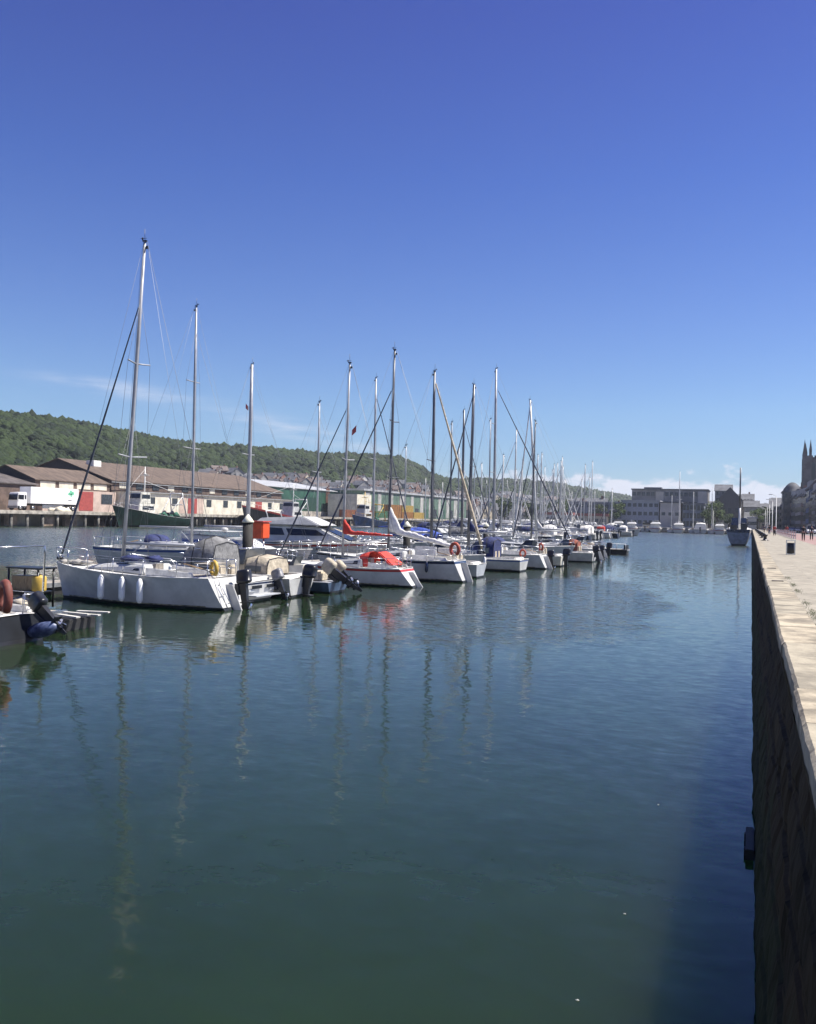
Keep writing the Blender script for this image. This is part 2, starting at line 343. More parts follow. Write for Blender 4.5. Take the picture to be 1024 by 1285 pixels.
# coping stones
COP = mat('coping_stone', (0.35, 0.30, 0.215), 0.85, var=0.34, scale=1.6, bump=0.012, bscale=14)
COPB = mat('coping_stone_worn', (0.30, 0.265, 0.195), 0.85, var=0.25, scale=1.5, bump=0.014, bscale=12)
root = thing('quay_coping', 'long pale sandy stone coping along the top edge of the quay wall', 'coping', (0.7, 20, 1.6))
y = -3.0; rs = random.Random(3)
while y < 379:
    L = rs.uniform(1.3, 2.1) if y < 95 else 14
    e = rs.uniform(-0.012, 0.012); dz = rs.uniform(-0.004, 0.004); y1 = min(y+L, 379.5)-0.006; q = MB(); secs = []
    n_ = max(2, int((y1-y)/0.12)) if y < 60 else 2
    for i in range(n_+1):
        yy = y+0.006+(y1-y-0.006)*i/n_; c = 1 if 0 < i < n_ else .3
        j1 = (noise.noise(Vector((yy*3.1, 0, 1)))*.010+noise.noise(Vector((yy*11, 5, 1)))*.007)*c; j2 = abs(noise.noise(Vector((yy*6, 9, 2))))*.018
        x0 = 0.405-0.7+e
        secs.append([(x0+j1, yy-20, 0.0), (x0+j1-.004, yy-20, .10), (x0+j1+.002, yy-20, .165-j2*.5+dz), (x0+.03+j1*.6+j2*.6, yy-20, .198+dz), (0.245, yy-20, .2+dz), (0.245, yy-20, 0)])
    q.loft(secs, closed=True, cap=True, smooth=False); q.build('coping_stone', COP if rs.random() < .55 else COPB, root); y += L
PAVE = brick_mat('promenade_slabs', (0.31, 0.28, 0.222), (0.275, 0.25, 0.198), (0.24, 0.215, 0.175), 1.6, 0.9, 'XY', 0.006)
struct(MB().add([(0.95, -20, 1.796), (5.1, -20, 1.796), (5.1, 379, 1.796), (0.95, 379, 1.796)], [(0, 1, 2, 3)]).build('promenade_pavement', PAVE))
struct(MB().add([(5.1, -20, 1.799), (9.8, -20, 1.799), (9.8, 379, 1.799), (5.1, 379, 1.799)], [(0, 1, 2, 3)]).build('red_cycle_path', mat('red_asphalt', (0.27, 0.17, 0.15), 0.85, var=0.2, scale=0.8)))
struct(MB().add([(9.8, -20, 1.80), (17, -20, 1.80), (17, 379, 1.80), (9.8, 379, 1.80)], [(0, 1, 2, 3)]).build('road', ASPH))
for i, (x, y_, ds) in enumerate(((-.95, 10.7, 'farthest'), (-.93, 7.6, 'middle'), (-1.05, 6.1, 'nearest'))):
    o = MB().blob((0, 0, 0), (.012, .009, .004), 2, i, .3).build('floating_scrap', mat('foam_white', (.35, .35, .33), .8)); o.location = (x, y_, .004); tag(o, 'tiny white scrap floating on the near water, the %s of three' % ds, 'litter')
# weeds in the joint behind the coping
GRS = mat('weed_green', (0.09, 0.12, 0.04), 0.8, var=0.3, scale=10)
w = MB(); rs = random.Random(11)
for i in range(900):
    y = rs.choice([14.6, 16.2, 17.1, 19.0, 22.5, 13.0, 24.8, 28.0]) + rs.gauss(0, 0.35); x = 1.0 + rs.gauss(0.03, 0.045)
    a = rs.uniform(0, 6.28); h = rs.uniform(0.015, 0.06); l = 0.03
    w.add([(x, y, 1.79), (x+0.008*math.cos(a), y+0.008*math.sin(a), 1.79), (x+l*math.cos(a+1), y+l*math.sin(a+1), 1.79+h)], [(0, 1, 2)])
struct(w.build('weeds', GRS, fix=False), 'stuff'); bpy.data.objects['weeds']['label'] = 'thin green weeds growing in the joint behind the coping'; bpy.data.objects['weeds']['category'] = 'weeds'
# iron drain slots set in coping
for i, (y, wd) in enumerate(((26.2, 0.30), (34.0, 0.30))):
    o = MB().box(-wd/2, wd/2, -0.16, 0.16, 0, 0.012).build('drain_cover', mat('rusty_iron', (0.07, 0.055, 0.045), 0.8, 0.3, var=0.4, scale=8), bevel=0.004)
    o.location = (0.70, y, 1.802); tag(o, ['dark iron cover in the coping, the nearer of two', 'dark iron cover in the coping, the farther of two'][i], 'cover')
# timber fender on the wall at the waterline
o = MB(); o.box(-0.05, 0.03, -0.36, 0.36, -0.5, 0.10); o.box(-0.065, -0.049, -0.26, -0.18, -0.4, 0.08).box(-0.065, -0.049, 0.18, 0.26, -0.4, 0.08)
o = o.build('timber_fender', mat('wet_timber', (0.02, 0.017, 0.012), 0.6, var=0.4), bevel=0.02); o.location = (0.06, 9.7, 0); tag(o, 'dark wet timber rubbing block on quay wall at the waterline', 'fender block')

# ------------------------------------------------------------------ hill with woods
ridge = [(-1.02, 0.15, 470, 0.105), (-0.95, 0.42, 480, 0.112), (-0.87, 0.62, 500, 0.114), (-0.801, 0.759, 537, 0.111), (-0.758, 0.777, 580, 0.107), (-0.716, 0.793, 620, 0.101), (-0.66, 0.815, 680, 0.092), (-0.631, 0.826, 720, 0.088),
         (-0.588, 0.843, 760, 0.0835), (-0.546, 0.859, 800, 0.081), (-0.50, 0.878, 850, 0.0765), (-0.461, 0.893, 900, 0.0725), (-0.43, 0.905, 925, 0.0735), (-0.402, 0.916, 950, 0.072), (-0.380, 0.925, 990, 0.068), (-0.359, 0.933, 1050, 0.059), (-0.340, 0.940, 1120, 0.050), (-0.325, 0.946, 1200, 0.0455),
         (-0.30, 0.955, 1300, 0.0465), (-0.249, 0.976, 1500, 0.0465), (-0.207, 0.993, 1700, 0.0425), (-0.16, 1.01, 1900, 0.036), (-0.13, 1.023, 2050, 0.031), (-0.096, 1.036, 2200, 0.022), (-0.03, 1.05, 2400, 0.014), (0.1, 1.08, 2500, 0.012)]
def ridge_at(q):
    q = max(0, min(len(ridge)-1.0001, q)); i = int(q); f = q-i; a, b = ridge[i], ridge[i+1]; r_ = [a[j]*(1-f)+b[j]*f for j in range(4)]
    r_[3] -= 0.0085 if q < 9 else 0.0085-0.0045*min(1, (q-9)/6); return r_
def hill_point(q, s):
    dx, dy, t, dz = ridge_at(q); H = EYE+dz*t
    tt = t*(0.56+0.44*s); zz = 2.4+(H-2.4)*(1-(1-min(s, 1))**1.5 if s <= 1 else 1-0.5*(s-1))
    p = Vector((dx*tt, dy*tt, zz)); p.z += noise.noise(p*0.01)*5*min(1, s)*(1 if s < .9 else .3); return p
secs = [[hill_point(i*0.25, s) - Vector((0, 0, 3)) for s in [0, .1, .2, .3, .4, .5, .6, .7, .8, .9, 1, 1.15, 1.4]] for i in range(4*(len(ridge)-1))]
struct(MB().loft(secs).build('hill_terrain', mat('hill_ground', (0.05, 0.065, 0.03), 0.95, var=0.3, scale=0.03)))
def foliage_mat(name, ca, cb_, sc1, bscale, bdist):
    M = bpy.data.materials.new(name); M.use_nodes = True; t = M.node_tree; b = t.nodes['Principled BSDF']; b.inputs['Roughness'].default_value = 0.75; b.inputs['Specular IOR Level'].default_value = 0.2
    g = nn(t, 'ShaderNodeNewGeometry'); n1 = nn(t, 'ShaderNodeTexNoise', i_Scale=sc1, i_Detail=3); t.links.new(g.outputs['Position'], n1.inputs['Vector'])
    rp = nn(t, 'ShaderNodeMath', operation='ADD'); t.links.new(mth('MULTIPLY', g.outputs['Random Per Island'], 0.5, t), rp.inputs[0]); t.links.new(n1.outputs[0], rp.inputs[1])
    mx = nn(t, 'ShaderNodeMixRGB'); mx.inputs[1].default_value = (*ca, 1); mx.inputs[2].default_value = (*cb_, 1); t.links.new(ramp(rp.outputs[0], 0.45, 1.0, t), mx.inputs[0]); t.links.new(mx.outputs[0], b.inputs['Base Color'])
    n2 = nn(t, 'ShaderNodeTexNoise', i_Scale=bscale, i_Detail=4); t.links.new(g.outputs['Position'], n2.inputs['Vector'])
    bp = nn(t, 'ShaderNodeBump', i_Strength=1, i_Distance=bdist); t.links.new(n2.outputs[0], bp.inputs['Height']); t.links.new(bp.outputs[0], b.inputs['Normal']); return M
FOL = foliage_mat('woodland_leaves', (0.005, 0.012, 0.004), (0.025, 0.042, 0.010), 0.012, 0.5, 1.6)
def ico(n):
    bm = bmesh.new(); bmesh.ops.create_icosphere(bm, subdivisions=n, radius=1); bm.verts.ensure_lookup_table()
    v = np.array([x.co[:] for x in bm.verts]); f = np.array([[q.index for q in x.verts] for x in bm.faces]); bm.free(); return v, f
def fast_mesh(name, V, F, m, parent=None):
    me = bpy.data.meshes.new(name); me.vertices.add(len(V)); me.vertices.foreach_set('co', V.astype(np.float32).ravel())
    k = F.shape[1]; me.loops.add(F.size); me.loops.foreach_set('vertex_index', F.astype(np.int32).ravel())
    me.polygons.add(len(F)); me.polygons.foreach_set('loop_start', np.arange(0, F.size, k, dtype=np.int32)); me.polygons.foreach_set('loop_total', np.full(len(F), k, dtype=np.int32))
    me.update(); me.materials.append(m); o = bpy.data.objects.new(name, me); COL.objects.link(o)
    if parent is not None: o.parent = parent
    return o
rng = np.random.default_rng(5)
def crowns(pts, sub):
    v, f = ico(sub); Vs, Fs = [], []; b = 0
    for (p, r) in pts:
        sc3 = rng.uniform(0.8, 1.2, 3)*r; sc3[2] *= rng.uniform(0.75, 1.15)
        k = 1+rng.uniform(-0.24, 0.24, (len(v), 1)); q = v*k*sc3 + np.array(p); Vs.append(q); Fs.append(f+b); b += len(v)
    return np.concatenate(Vs), np.concatenate(Fs)
rs = random.Random(21); pts = []
Q = len(ridge)-1
for i in range(36000):
    q = rs.uniform(0, Q-3)**1.0; s = rs.uniform(0, 1.03)
    t = ridge_at(q)[2]; p = hill_point(q, s)
    lim = 0.26+0.08*noise.noise(Vector((q*0.9, 0, 5)))
    if q > 8 and s < lim and rs.random() < 0.75: continue       # the town climbs the foot of the slope
    base = 1.6+t*0.0015; r = base*rs.uniform(0.5, 1.7)
    if noise.noise(Vector((p.x*0.02, p.y*0.02, 9))) > 0.35: r *= 0.6
    pts.append(((p.x, p.y, p.z-3+r*0.5), r))
V, F = crowns(pts, 1)
o = struct(fast_mesh('wooded_hillside', V, F, FOL), 'stuff'); o['label'] = 'dense mixed green woodland covering the long hill behind the harbour'; o['category'] = 'woodland'

# ------------------------------------------------------------------ boats
def hull(root, L, B, fs, fb, mh=GEL, tr=0.7, rake=0.7, stripe=None, stripe_w=0.12, boot=BOOT, sw=0.80, fine=2.3, deckm=DECK, rail=True, nu=17, bootz=0.09, transom=None):
    def st(u):
        w = max(0, (u-0.42)/0.58); b = B/2*(1-w**fine) if u > 0.42 else B/2*(1-(1-sw)*((0.42-u)/0.42)**1.8)
        zs = fs+(fb-fs)*(u**1.7) - 0.06*math.sin(PI*u); zk = -(0.16+0.08*fs+0.16*min(1, u*3))*(1-u**3) - 0.02
        return max(b, 0.015), zs, zk, w
    def pt(u, z, sgn):
        b, zs, zk, w = st(u); f = max(0, min(1, (z-zk)/(zs-zk))); e = 0.32+0.75*w**2
        yy = b*(f**e); fl = max(0, min(1, z/zs))
        x = L*u + tr*(f-1)*-1*0 + (tr*f)*(1-u)**4*1.0 - rake*(1-f)*u**6
        return (x, sgn*yy, z)
    us = [i/(nu-1) for i in range(nu)]; us = [u**0.9 if u < 1 else 1 for u in us]
    def band(za, zb, n):   # callables of zs
        mb = MB()
        for sg in (1, -1):
            mb.loft([[pt(u, za(u)+(zb(u)-za(u))*j/n, sg) for j in range(n+1)] for u in us])
        return mb
    zsf = lambda u: st(u)[1]; top = (lambda u: zsf(u)-0.03-stripe_w) if stripe else zsf
    H_ = band(lambda u: bootz, top, 6)
    H_.add([pt(0, bootz+(top(0)-bootz)*j/6, 1) for j in range(7)]+[pt(0, bootz+(top(0)-bootz)*j/6, -1) for j in range(6, -1, -1)], [tuple(range(14))])
    h = H_.build('hull', mh, root)
    if stripe:
        S = band(top, lambda u: zsf(u)-0.03, 1); S.add([pt(0, top(0), 1), pt(0, zsf(0)-.03, 1), pt(0, zsf(0)-.03, -1), pt(0, top(0), -1)], [(0, 1, 2, 3)])
        S.build('sheer_stripe', stripe, h)
        S = band(lambda u: zsf(u)-0.03, zsf, 1); S.add([pt(0, zsf(0)-.03, 1), pt(0, zsf(0), 1), pt(0, zsf(0), -1), pt(0, zsf(0)-.03, -1)], [(0, 1, 2, 3)]); S.build('gunwale', mh, h)
    if mh is GEL and L > 6.5:
        gr = MB()
        for sg in (1, -1):
            a_, b_ = [], []
            for u in us[1:-1]:
                p = Vector(pt(u, bootz+.045, sg)); q = Vector(pt(u, bootz+.002, sg)); o_ = Vector((0, sg*.004, 0)); a_.append(p+o_); b_.append(q+o_)
            gr.loft([[tuple(x), tuple(y)] for x, y in zip(a_, b_)])
        gr.build('waterline_grime', mat('grime_tan', (.30, .28, .20), .7, var=.5, scale=5), h)
    bt = band(lambda u: st(u)[2], lambda u: bootz, 4); bt.add([pt(0, st(0)[2]+(bootz-st(0)[2])*j/4, 1) for j in range(5)]+[pt(0, st(0)[2]+(bootz-st(0)[2])*j/4, -1) for j in range(4, -1, -1)], [tuple(range(10))])
    bt.build('boot_stripe', boot, h)
    dk = MB(); dk.loft([[(pt(u, zsf(u), 1)[0], st(u)[0]*y, zsf(u)-0.015+0.05*(1-y*y)) for y in (-1, -.5, 0, .5, 1)] for u in us]); d = dk.build('deck', deckm, root)
    if rail:
        r = MB()
        for sg in (1, -1): r.tube([(pt(u, zsf(u), 1)[0], sg*st(u)[0], zsf(u)+0.02) for u in us], 0.025, 5)
        r.build('toe_rail', deckm if rail is True else rail, d)
    return lambda u, k=1.0: (pt(u, zsf(u), 1)[0], st(u)[0]*k, zsf(u))
def ux(S, x, L):   # station u for a deck x
    lo, hi = 0.0, 1.0
    for _ in range(20):
        mi = (lo+hi)/2
        if S(mi)[0] < x: lo = mi
        else: hi = mi
    return lo
def sheer(S, x, L):
    u = ux(S, x, L); return S(u)
def trunk(x0, x1, w0, w1, z0, z1, zt0, zt1, s0=0.15, s1=0.5, inset=0.12):
    """deckhouse: x0 aft, x1 forward; w half widths; z base; zt roof heights"""
    return [(x0, -w0, z0), (x1, -w1, z1), (x1, w1, z1), (x0, w0, z0)], [(x0+s0, -w0+inset, zt0), (x1-s1, -w1+inset*.8, zt1), (x1-s1, w1-inset*.8, zt1), (x0+s0, w0-inset, zt0)]
def side_window(b, t, a0, a1, h0, h1, off=0.006):
    """window strips lying on both sloping sides of a trunk"""
    mb = MB()
    for (ia, ib, sg) in ((0, 1, -1), (3, 2, 1)):
        B0, B1, T0, T1 = [Vector(q) for q in (b[ia], b[ib], t[ia], t[ib])]
        def P(a, h): return (B0.lerp(B1, a)).lerp(T0.lerp(T1, a), h)
        n = Vector((0, sg, 0.3)).normalized()*off; n2 = n*0.2
        c = [P(a0, h0), P(a1, h0), P(a1, h1), P(a0, h1)]
        mb.hexa([p-n2 for p in c], [p+n for p in c])
    return mb
def outboard(root, x, y, z, s=1.0, tilt=0.0, cowl=ENG, leg=ENG, cover=None):
    """engine clamped to the transom; tilt swings the leg up and aft (towards -x)"""
    M = Matrix.Translation((x, y, z)) @ Matrix.Rotation(tilt, 4, 'Y') @ Matrix.Scale(s, 4)
    def T(mb): mb.v = [tuple(M @ Vector(p)) for p in mb.v]; return mb
    lg = MB(); lg.hexa([(-0.26, -.05, -0.75), (-.10, -.05, -0.75), (-.10, .05, -0.75), (-.26, .05, -0.75)], [(-.30, -.08, 0.12), (-.05, -.08, 0.12), (-.05, .08, 0.12), (-.30, .08, 0.12)])
    lg.box(-.40, -.06, -.13, .13, -.50, -.47); lg.tube([(-.34, 0, -.66), (-.02, 0, -.66)], [.035, .055], 8); lg.hexa([(-.24, -.008, -.95), (-.16, -.008, -.95), (-.16, .008, -.95), (-.24, .008, -.95)], [(-.26, -.02, -.68), (-.08, -.02, -.68), (-.08, .02, -.68), (-.26, .02, -.68)])
    lg.box(-.06, .06, -.12, .12, -.25, .10)
    e = T(lg).build('outboard_engine', leg, root)
    c = MB(); secs = []
    for zz, a, b_ in ((0.08, .17, .11), (0.12, .23, .145), (0.17, .245, .155), (0.175, .235, .148), (0.38, .235, .15), (0.47, .205, .135), (0.50, .15, .09)):
        secs.append([(-0.20+a*math.copysign(abs(math.cos(q))**.55, math.cos(q))-zz*.08, b_*math.copysign(abs(math.sin(q))**.6, math.sin(q)), zz) for q in [2*PI*i/20 for i in range(20)]])
    c.loft(secs, closed=True, cap=True); T(c).build('cowling', cover or cowl, e)
    p = MB()
    for k in range(3):
        q = k*2*PI/3; p.add([(-.35, 0, -.66), (-.37, .11*math.cos(q)-.04*math.sin(q), -.66+.11*math.sin(q)+.04*math.cos(q)), (-.36, .14*math.cos(q), -.66+.14*math.sin(q)), (-.34, .10*math.cos(q)+.05*math.sin(q), -.66+.10*math.sin(q)-.05*math.cos(q))], [(0, 1, 2, 3)])
    T(p).build('propeller', STEEL, e)
    return e
def rails(root, S, L, x_aft, x_fwd, open_stern=False, h=0.58, n=5):
    g = MB()
    for sg in (1, -1):
        top = []
        for i in range(n):
            x = x_aft+(x_fwd-x_aft)*i/(n-1); a = sheer(S, x, L); p = Vector((a[0], sg*(a[1]-0.05), a[2])); g.tube([p, p+Vector((0, 0, h))], 0.013, 5); top.append(p+Vector((0, 0, h)))
        g.tube(top, 0.006, 4); g.tube([q-Vector((0, 0, h*.5)) for q in top], 0.005, 4)
    g.build('guard_rail', STEEL, root)
    b = MB(); a = sheer(S, L*0.88, L); c = S(1.0)
    for hh, r in ((h, .016), (h*.5, .012)):
        b.tube([(a[0], a[1]-.03, a[2]+hh), (a[0]*.4+c[0]*.6, a[1]*.62, c[2]+hh), (c[0]-0.05, 0.10, c[2]+hh), (c[0]-.05, -.10, c[2]+hh), (a[0]*.4+c[0]*.6, -a[1]*.62, c[2]+hh), (a[0], -a[1]+.03, a[2]+hh)], r, 6)
    for sg in (1, -1):
        b.tube([(a[0], sg*(a[1]-.03), a[2]), (a[0], sg*(a[1]-.03), a[2]+h)], .014, 5); b.tube([(c[0]-.25, sg*.12, c[2]-.02), (c[0]-.05, sg*.10, c[2]+h)], .014, 5)
    b.build('pulpit', STEEL, root)
    b = MB(); a = sheer(S, x_aft, L); z = S(0)[2]; xa = S(0)[0]+0.08; wa = S(0)[1]-.06
    for sg in (1, -1):
        b = MB(); b.tube([(a[0], sg*(a[1]-.05), a[2]+h), (xa, sg*wa, z+h), (xa, sg*wa*.35, z+h), (xa, sg*wa*.35, z)], .015, 6); b.tube([(xa, sg*wa, z), (xa, sg*wa, z+h)], .015, 6); b.tube([(a[0], sg*(a[1]-.05), a[2]+h*.5), (xa, sg*wa, z+h*.5), (xa, sg*wa*.35, z+h*.5)], .011, 5); b.build('pushpit', STEEL, root)
def rig(root, S, L, mx, top, rake=0.3, mr=0.065, mm=ALU, deck_z=1.2, boom=None, boom_z=2.0, boom_m=ALU, frac=0.88, furl=None, furl_r=0.07, spr=((0.5, .75),), furl_lo=0.35, back=True, stays=True, gear=True, cover=None, cover_h=0.22, boom_drop=0.0, burgee=None):
    mz = deck_z; px = lambda z: mx - rake*(z-mz)/(top-mz)
    m_ = MB(); m_.tube([(px(z), 0, z) for z in (mz, mz+(top-mz)*.3, mz+(top-mz)*.7, top)], [mr, mr, mr*.92, mr*.7], 10)
    mast = m_.build('mast', mm, root)
    s = MB(); tips = []
    for f, wd in spr:
        z = mz+(top-mz)*f
        for sg in (1, -1): s.tube([(px(z), 0, z), (px(z)-.12, sg*wd, z+.05)], 0.028, 5); tips.append((px(z)-.12, sg*wd, z+.05))
    s.build('spreader', mm, mast)
    if gear:
        g = MB(); g.tube([(px(top), 0, top-.02), (px(top)+.02, 0, top+.45)], .010, 4); g.tube([(px(top)-.12, .05, top+.10), (px(top)+.16, .05, top+.10)], .009, 4); g.cbox((px(top), 0, top+.02), (.16, .08, .05)); g.cbox((px(top)-.09, 0.0, top-.22), (.08, .06, .10)); g.lathe([(.02, 0), (.03, .03), (.03, .08), (.02, .1)], (px(top)+.10, 0, top+.06), 8)
        g.build('masthead_gear', BLACKP, mast)
    bow = S(1.0); fz = mz+(top-mz)*frac
    r = MB()
    if stays:
        aw = sheer(S, mx-.25, L); w = aw[1]-.06
        for sg in (1, -1):
            tp = [q for q in tips if q[1]*sg > 0]
            r.tube([(px(fz), 0, fz)]+list(reversed(tp))+[(mx-.25, sg*w, aw[2])], 0.007, 4)
            r.tube([(px(mz+(top-mz)*.48), 0, mz+(top-mz)*.48), (mx-.35, sg*w, aw[2])], 0.006, 4)
        for sg in (1, -1): r.tube([(px(mz+(top-mz)*.46), 0, mz+(top-mz)*.46), (mx+.45, sg*w*.9, aw[2])], .006, 4); r.tube([(px(top), sg*.05, top-.1), (mx-.1, sg*.16, mz+1.2)], .006, 4)
        r.tube([(px(top)+.06, 0, top-.1), (bow[0]-.5, .05, bow[2]+.4)], .006, 4)
        r.tube([(px(mz+(top-mz)*.95)+.09, .02, mz+(top-mz)*.95), (mx+.10, .04, mz+.4)], 0.006, 4)
        if back: r.tube([(px(top)-.1, 0, top), (S(0)[0]+.15, 0, S(0)[2])], 0.007, 4)
    r.tube([(px(fz), 0, fz), (bow[0]-.12, 0, bow[2]+.05)], 0.008, 4)
    r.build('rigging', WIRE, mast)
    if furl:
        a = Vector((px(fz), 0, fz)); b = Vector((bow[0]-.12, 0, bow[2]+.05)); f = MB(); k = 9
        f.tube([a.lerp(b, .03+(.97-.03)*i/k) for i in range(k+1)], [furl_r*(.45+.55*min(1, i/(k*.75)))*(1+.06*math.sin(i*2.1)) for i in range(k)]+[furl_r*.8], 8)
        f.build('furled_genoa', furl, mast); d = MB(); d.lathe([(.10, 0), (.11, .02), (.11, .10), (.07, .12)], (bow[0]-.12, 0, bow[2]+.12), 10); d.build('furling_drum', BLACKP, mast)
    if boom:
        b = MB(); x0 = px(boom_z)-mr; x1 = x0-boom; b.tube([(x0, 0, boom_z), (x1, 0, boom_z-boom_drop)], mr*.75, 8)
        if stays: b.tube([(x0-boom*.25, 0, boom_z-.02), (mx-.05, 0, mz+.1)], .02, 5); b.tube([(px(top)-.1, 0, top), (x1, 0, boom_z-boom_drop)], .005, 4)
        bo = b.build('boom', boom_m, root)
        if cover:
            secs = []; n = 30
            for i in range(n+1):
                t = i/n; x = x0+0.05-(boom+.05)*t; hh = cover_h*(1.0-.62*t)*(1+.10*math.sin(i*.7)+.10*math.sin(i*2.3)); zz = boom_z-boom_drop*t
                if t < 0.18: hh += (0.18-t)/0.18*cover_h*2.6
                wd = 0.11*(1-.35*t)*(1+.14*math.sin(i*1.9))
                secs.append([(x, wd*math.cos(q)*(1.0 if math.sin(q) < 0 else .8), zz-.06+hh*.5*(1+math.sin(q))) for q in [2*PI*j/10 for j in range(10)]])
            MB().loft(secs, closed=True, cap=True).build('sail_cover', cover, bo)
    if burgee:
        z = mz+(top-mz)*burgee; MB().add([(px(z)-.5, .5, z), (px(z)-.5, .5, z+.28), (px(z)-.75, .56, z+.5), (px(z)-.75, .56, z+.18)], [(0, 1, 2, 3)]).build('courtesy_flag', RED, mast)
    return mast
def sprayhood(root, x, w, z, h, m, l=0.9):
    secs = []
    for i in range(7):
        t = i/6; xx = x+l*t; hh = h*math.sqrt(max(0.02, 1-t**2.4)); ww = w*(1-.12*t)
        secs.append([(xx, -ww, z), (xx-.02, -ww*.96, z+hh*.6), (xx-.03, -ww*.75, z+hh*.93), (xx-.03, 0, z+hh), (xx-.03, ww*.75, z+hh*.93), (xx-.02, ww*.96, z+hh*.6), (xx, ww, z)])
    s = MB().loft(secs).build('sprayhood', m, root)
    return s
def cockpit(root, S, L, x0, x1, z, m=DECK, wheel=False):
    w = min(sheer(S, x0, L)[1], sheer(S, x1, L)[1])-.28; c = MB()
    for sg in (1, -1): c.hexa([(x0, sg*w-.06, z), (x1, sg*w-.06, z), (x1, sg*w+.07, z), (x0, sg*w+.07, z)], [(x0+.1, sg*w-.05, z+.16), (x1, sg*w-.05, z+.26), (x1, sg*w+.05, z+.26), (x0+.1, sg*w+.05, z+.16)])
    c = c.build('cockpit_coaming', m, root, bevel=.02)
    MB().box(x0+.1, x1-.02, -w*.5, w*.5, z-.02, z+.035).build('cockpit_floor', TEAK, c)
    wn = MB()
    for sg in (1, -1): wn.lathe([(.07, 0), (.06, .06), (.045, .10), (.06, .13), (.03, .15)], ((x0+x1)/2, sg*w, z+.2), 10)
    wn.build('winch', STEEL, c)
    MB().tube([(x0-.05, 0, z+.20), (x0+.9, .12, z+.42)], .022, 6).build('tiller', WOODM, c)
def rudder(root, S, h=0.9, m=GEL):
    x = S(0)[0]; MB().hexa([(-.38, -.03, -.35), (-.06, -.03, -.35), (-.06, .03, -.35), (-.38, .03, -.35)], [(x-.38, -.03, h), (x-.02, -.03, h), (x-.02, .03, h), (x-.38, .03, h)]).build('rudder', m, root, bevel=.012)
def fender(loc, l=0.55, r=0.10, label='', m=FEND, group=None, top=None):
    t = thing('fender', label, 'fender', loc, 0, group)
    MB().lathe([(.02, -l/2-.02), (r*.6, -l/2), (r, -l/2+.1), (r*1.02, 0), (r, l/2-.1), (r*.6, l/2), (.03, l/2+.05)], n=10).build('fender_body', m, t)
    MB().tube([(0, 0, l/2), (0, 0.03, top or l/2+.35)], .012, 4).build('lanyard', ROPE, t)
    return t
def horseshoe(loc, label, m, rz=0, group=None, s=1.0):
    t = thing('horseshoe_buoy', label, 'lifebuoy', loc, rz, group)
    pts = [(0, .25*s*math.sin(a), .27*s*-math.cos(a)) for a in [R(200+i*320/12) - R(0) for i in range(13)]]
    MB().tube([(0, .24*s*math.cos(a), .27*s*math.sin(a)) for a in [R(-60+i*300/12) for i in range(13)]], .085*s, 8).build('float', m, t)
    MB().tube([(0.02, .20*s, -.26*s), (0.03, 0, -.30*s), (0.02, -.10*s, -.26*s)], .012, 4).build('strap', ROPE, t)
    return t
def trunk_cabin(root, S, L, x0, x1, h0, h1, wm=GLASS, m=GEL, wn=((.12, .42), (.5, .78)), kw=0.72, inset=.13, hrange=(.35, .75)):
    a, b = sheer(S, x0, L), sheer(S, x1, L); z0, z1 = a[2]+.02, b[2]+.02
    bt, tp = trunk(x0, x1, a[1]*kw, b[1]*kw*.9, z0, z1, z0+h0, z1+h1, .06, .65, inset)
    c = MB().hexa(bt, tp).build('cabin', m, root, bevel=.045, seg=3)
    for (q0, q1) in wn: side_window(bt, tp, q0, q1, *hrange, off=.008).build('window', wm, c)
    zr = (z0+h0+z1+h1)/2; hx = (x0+x1)/2
    MB().hexa([(hx-.25, -.25, zr-.05), (hx+.25, -.25, zr-.08), (hx+.25, .25, zr-.08), (hx-.25, .25, zr-.05)], [(hx-.22, -.22, zr+.07), (hx+.22, -.22, zr+.04), (hx+.22, .22, zr+.04), (hx-.22, .22, zr+.07)]).build('hatch', GLASSL, c)
    hr = MB()
    for sg in (1, -1): hr.tube([(x0+.3, sg*a[1]*kw*.62, z0+h0+.05), (x1-1.1, sg*b[1]*kw*.55, z1+h1+.07)], .015, 5)
    hr.build('hand_rail', STEEL, c)
    MB().box(x0+.02, x0+.06, -.28, .28, z0+.02, z0+h0+.02).build('companionway', TEAK, c)
    return z0+h0, z1+h1
HX = PI   # heading -X: stern towards us, bow to the pontoon

# --- boat 1: the big white sailboat in front
L = 7.75
t = thing('sailboat', 'nearest white sailboat with grey shaded side, three white fenders and the tallest mast', 'sailboat', (-16.35, 25.85, 0), PI+R(1.0))
S = hull(t, L, 2.55, 1.08, 1.30, tr=.55, rake=.35, sw=.74, bootz=.10)
zc, zf = trunk_cabin(t, S, L, 3.2, 6.1, .34, .16, wn=((.08, .62),), hrange=(.35, .62))
cockpit(t, S, L, 1.2, 3.15, 1.08)
rails(t, S, L, 1.7, 6.8, n=5); rudder(t, S, .85)
rig(t, S, L, 4.78, 13.0, rake=.60, mr=.07, mm=ALU, deck_z=zc-.02, boom=2.9, boom_z=2.12, boom_drop=-.02, frac=.82, furl=SAILG, furl_r=.042, spr=((.33, .8), (.62, .62)))
outboard(t, .22, -.45, .75, 1.15, tilt=R(8), cowl=ENG); 
sw_ = MB(); sw_.tube([(-.05, .35, .1), (.75, .35, 1.35)], .015, 6); sw_.tube([(-.05, .62, .1), (.75, .62, 1.35)], .015, 6)
for k in range(4): sw_.tube([(.05+.2*k, .35, .25+.3*k), (.05+.2*k, .62, .25+.3*k)], .015, 5)
sw_.build('boarding_ladder', STEEL, t)
MB().cbox((1.0, 0.1, 1.55), (.5, 1.3, .035)).build('stern_seat', TEAK, t)
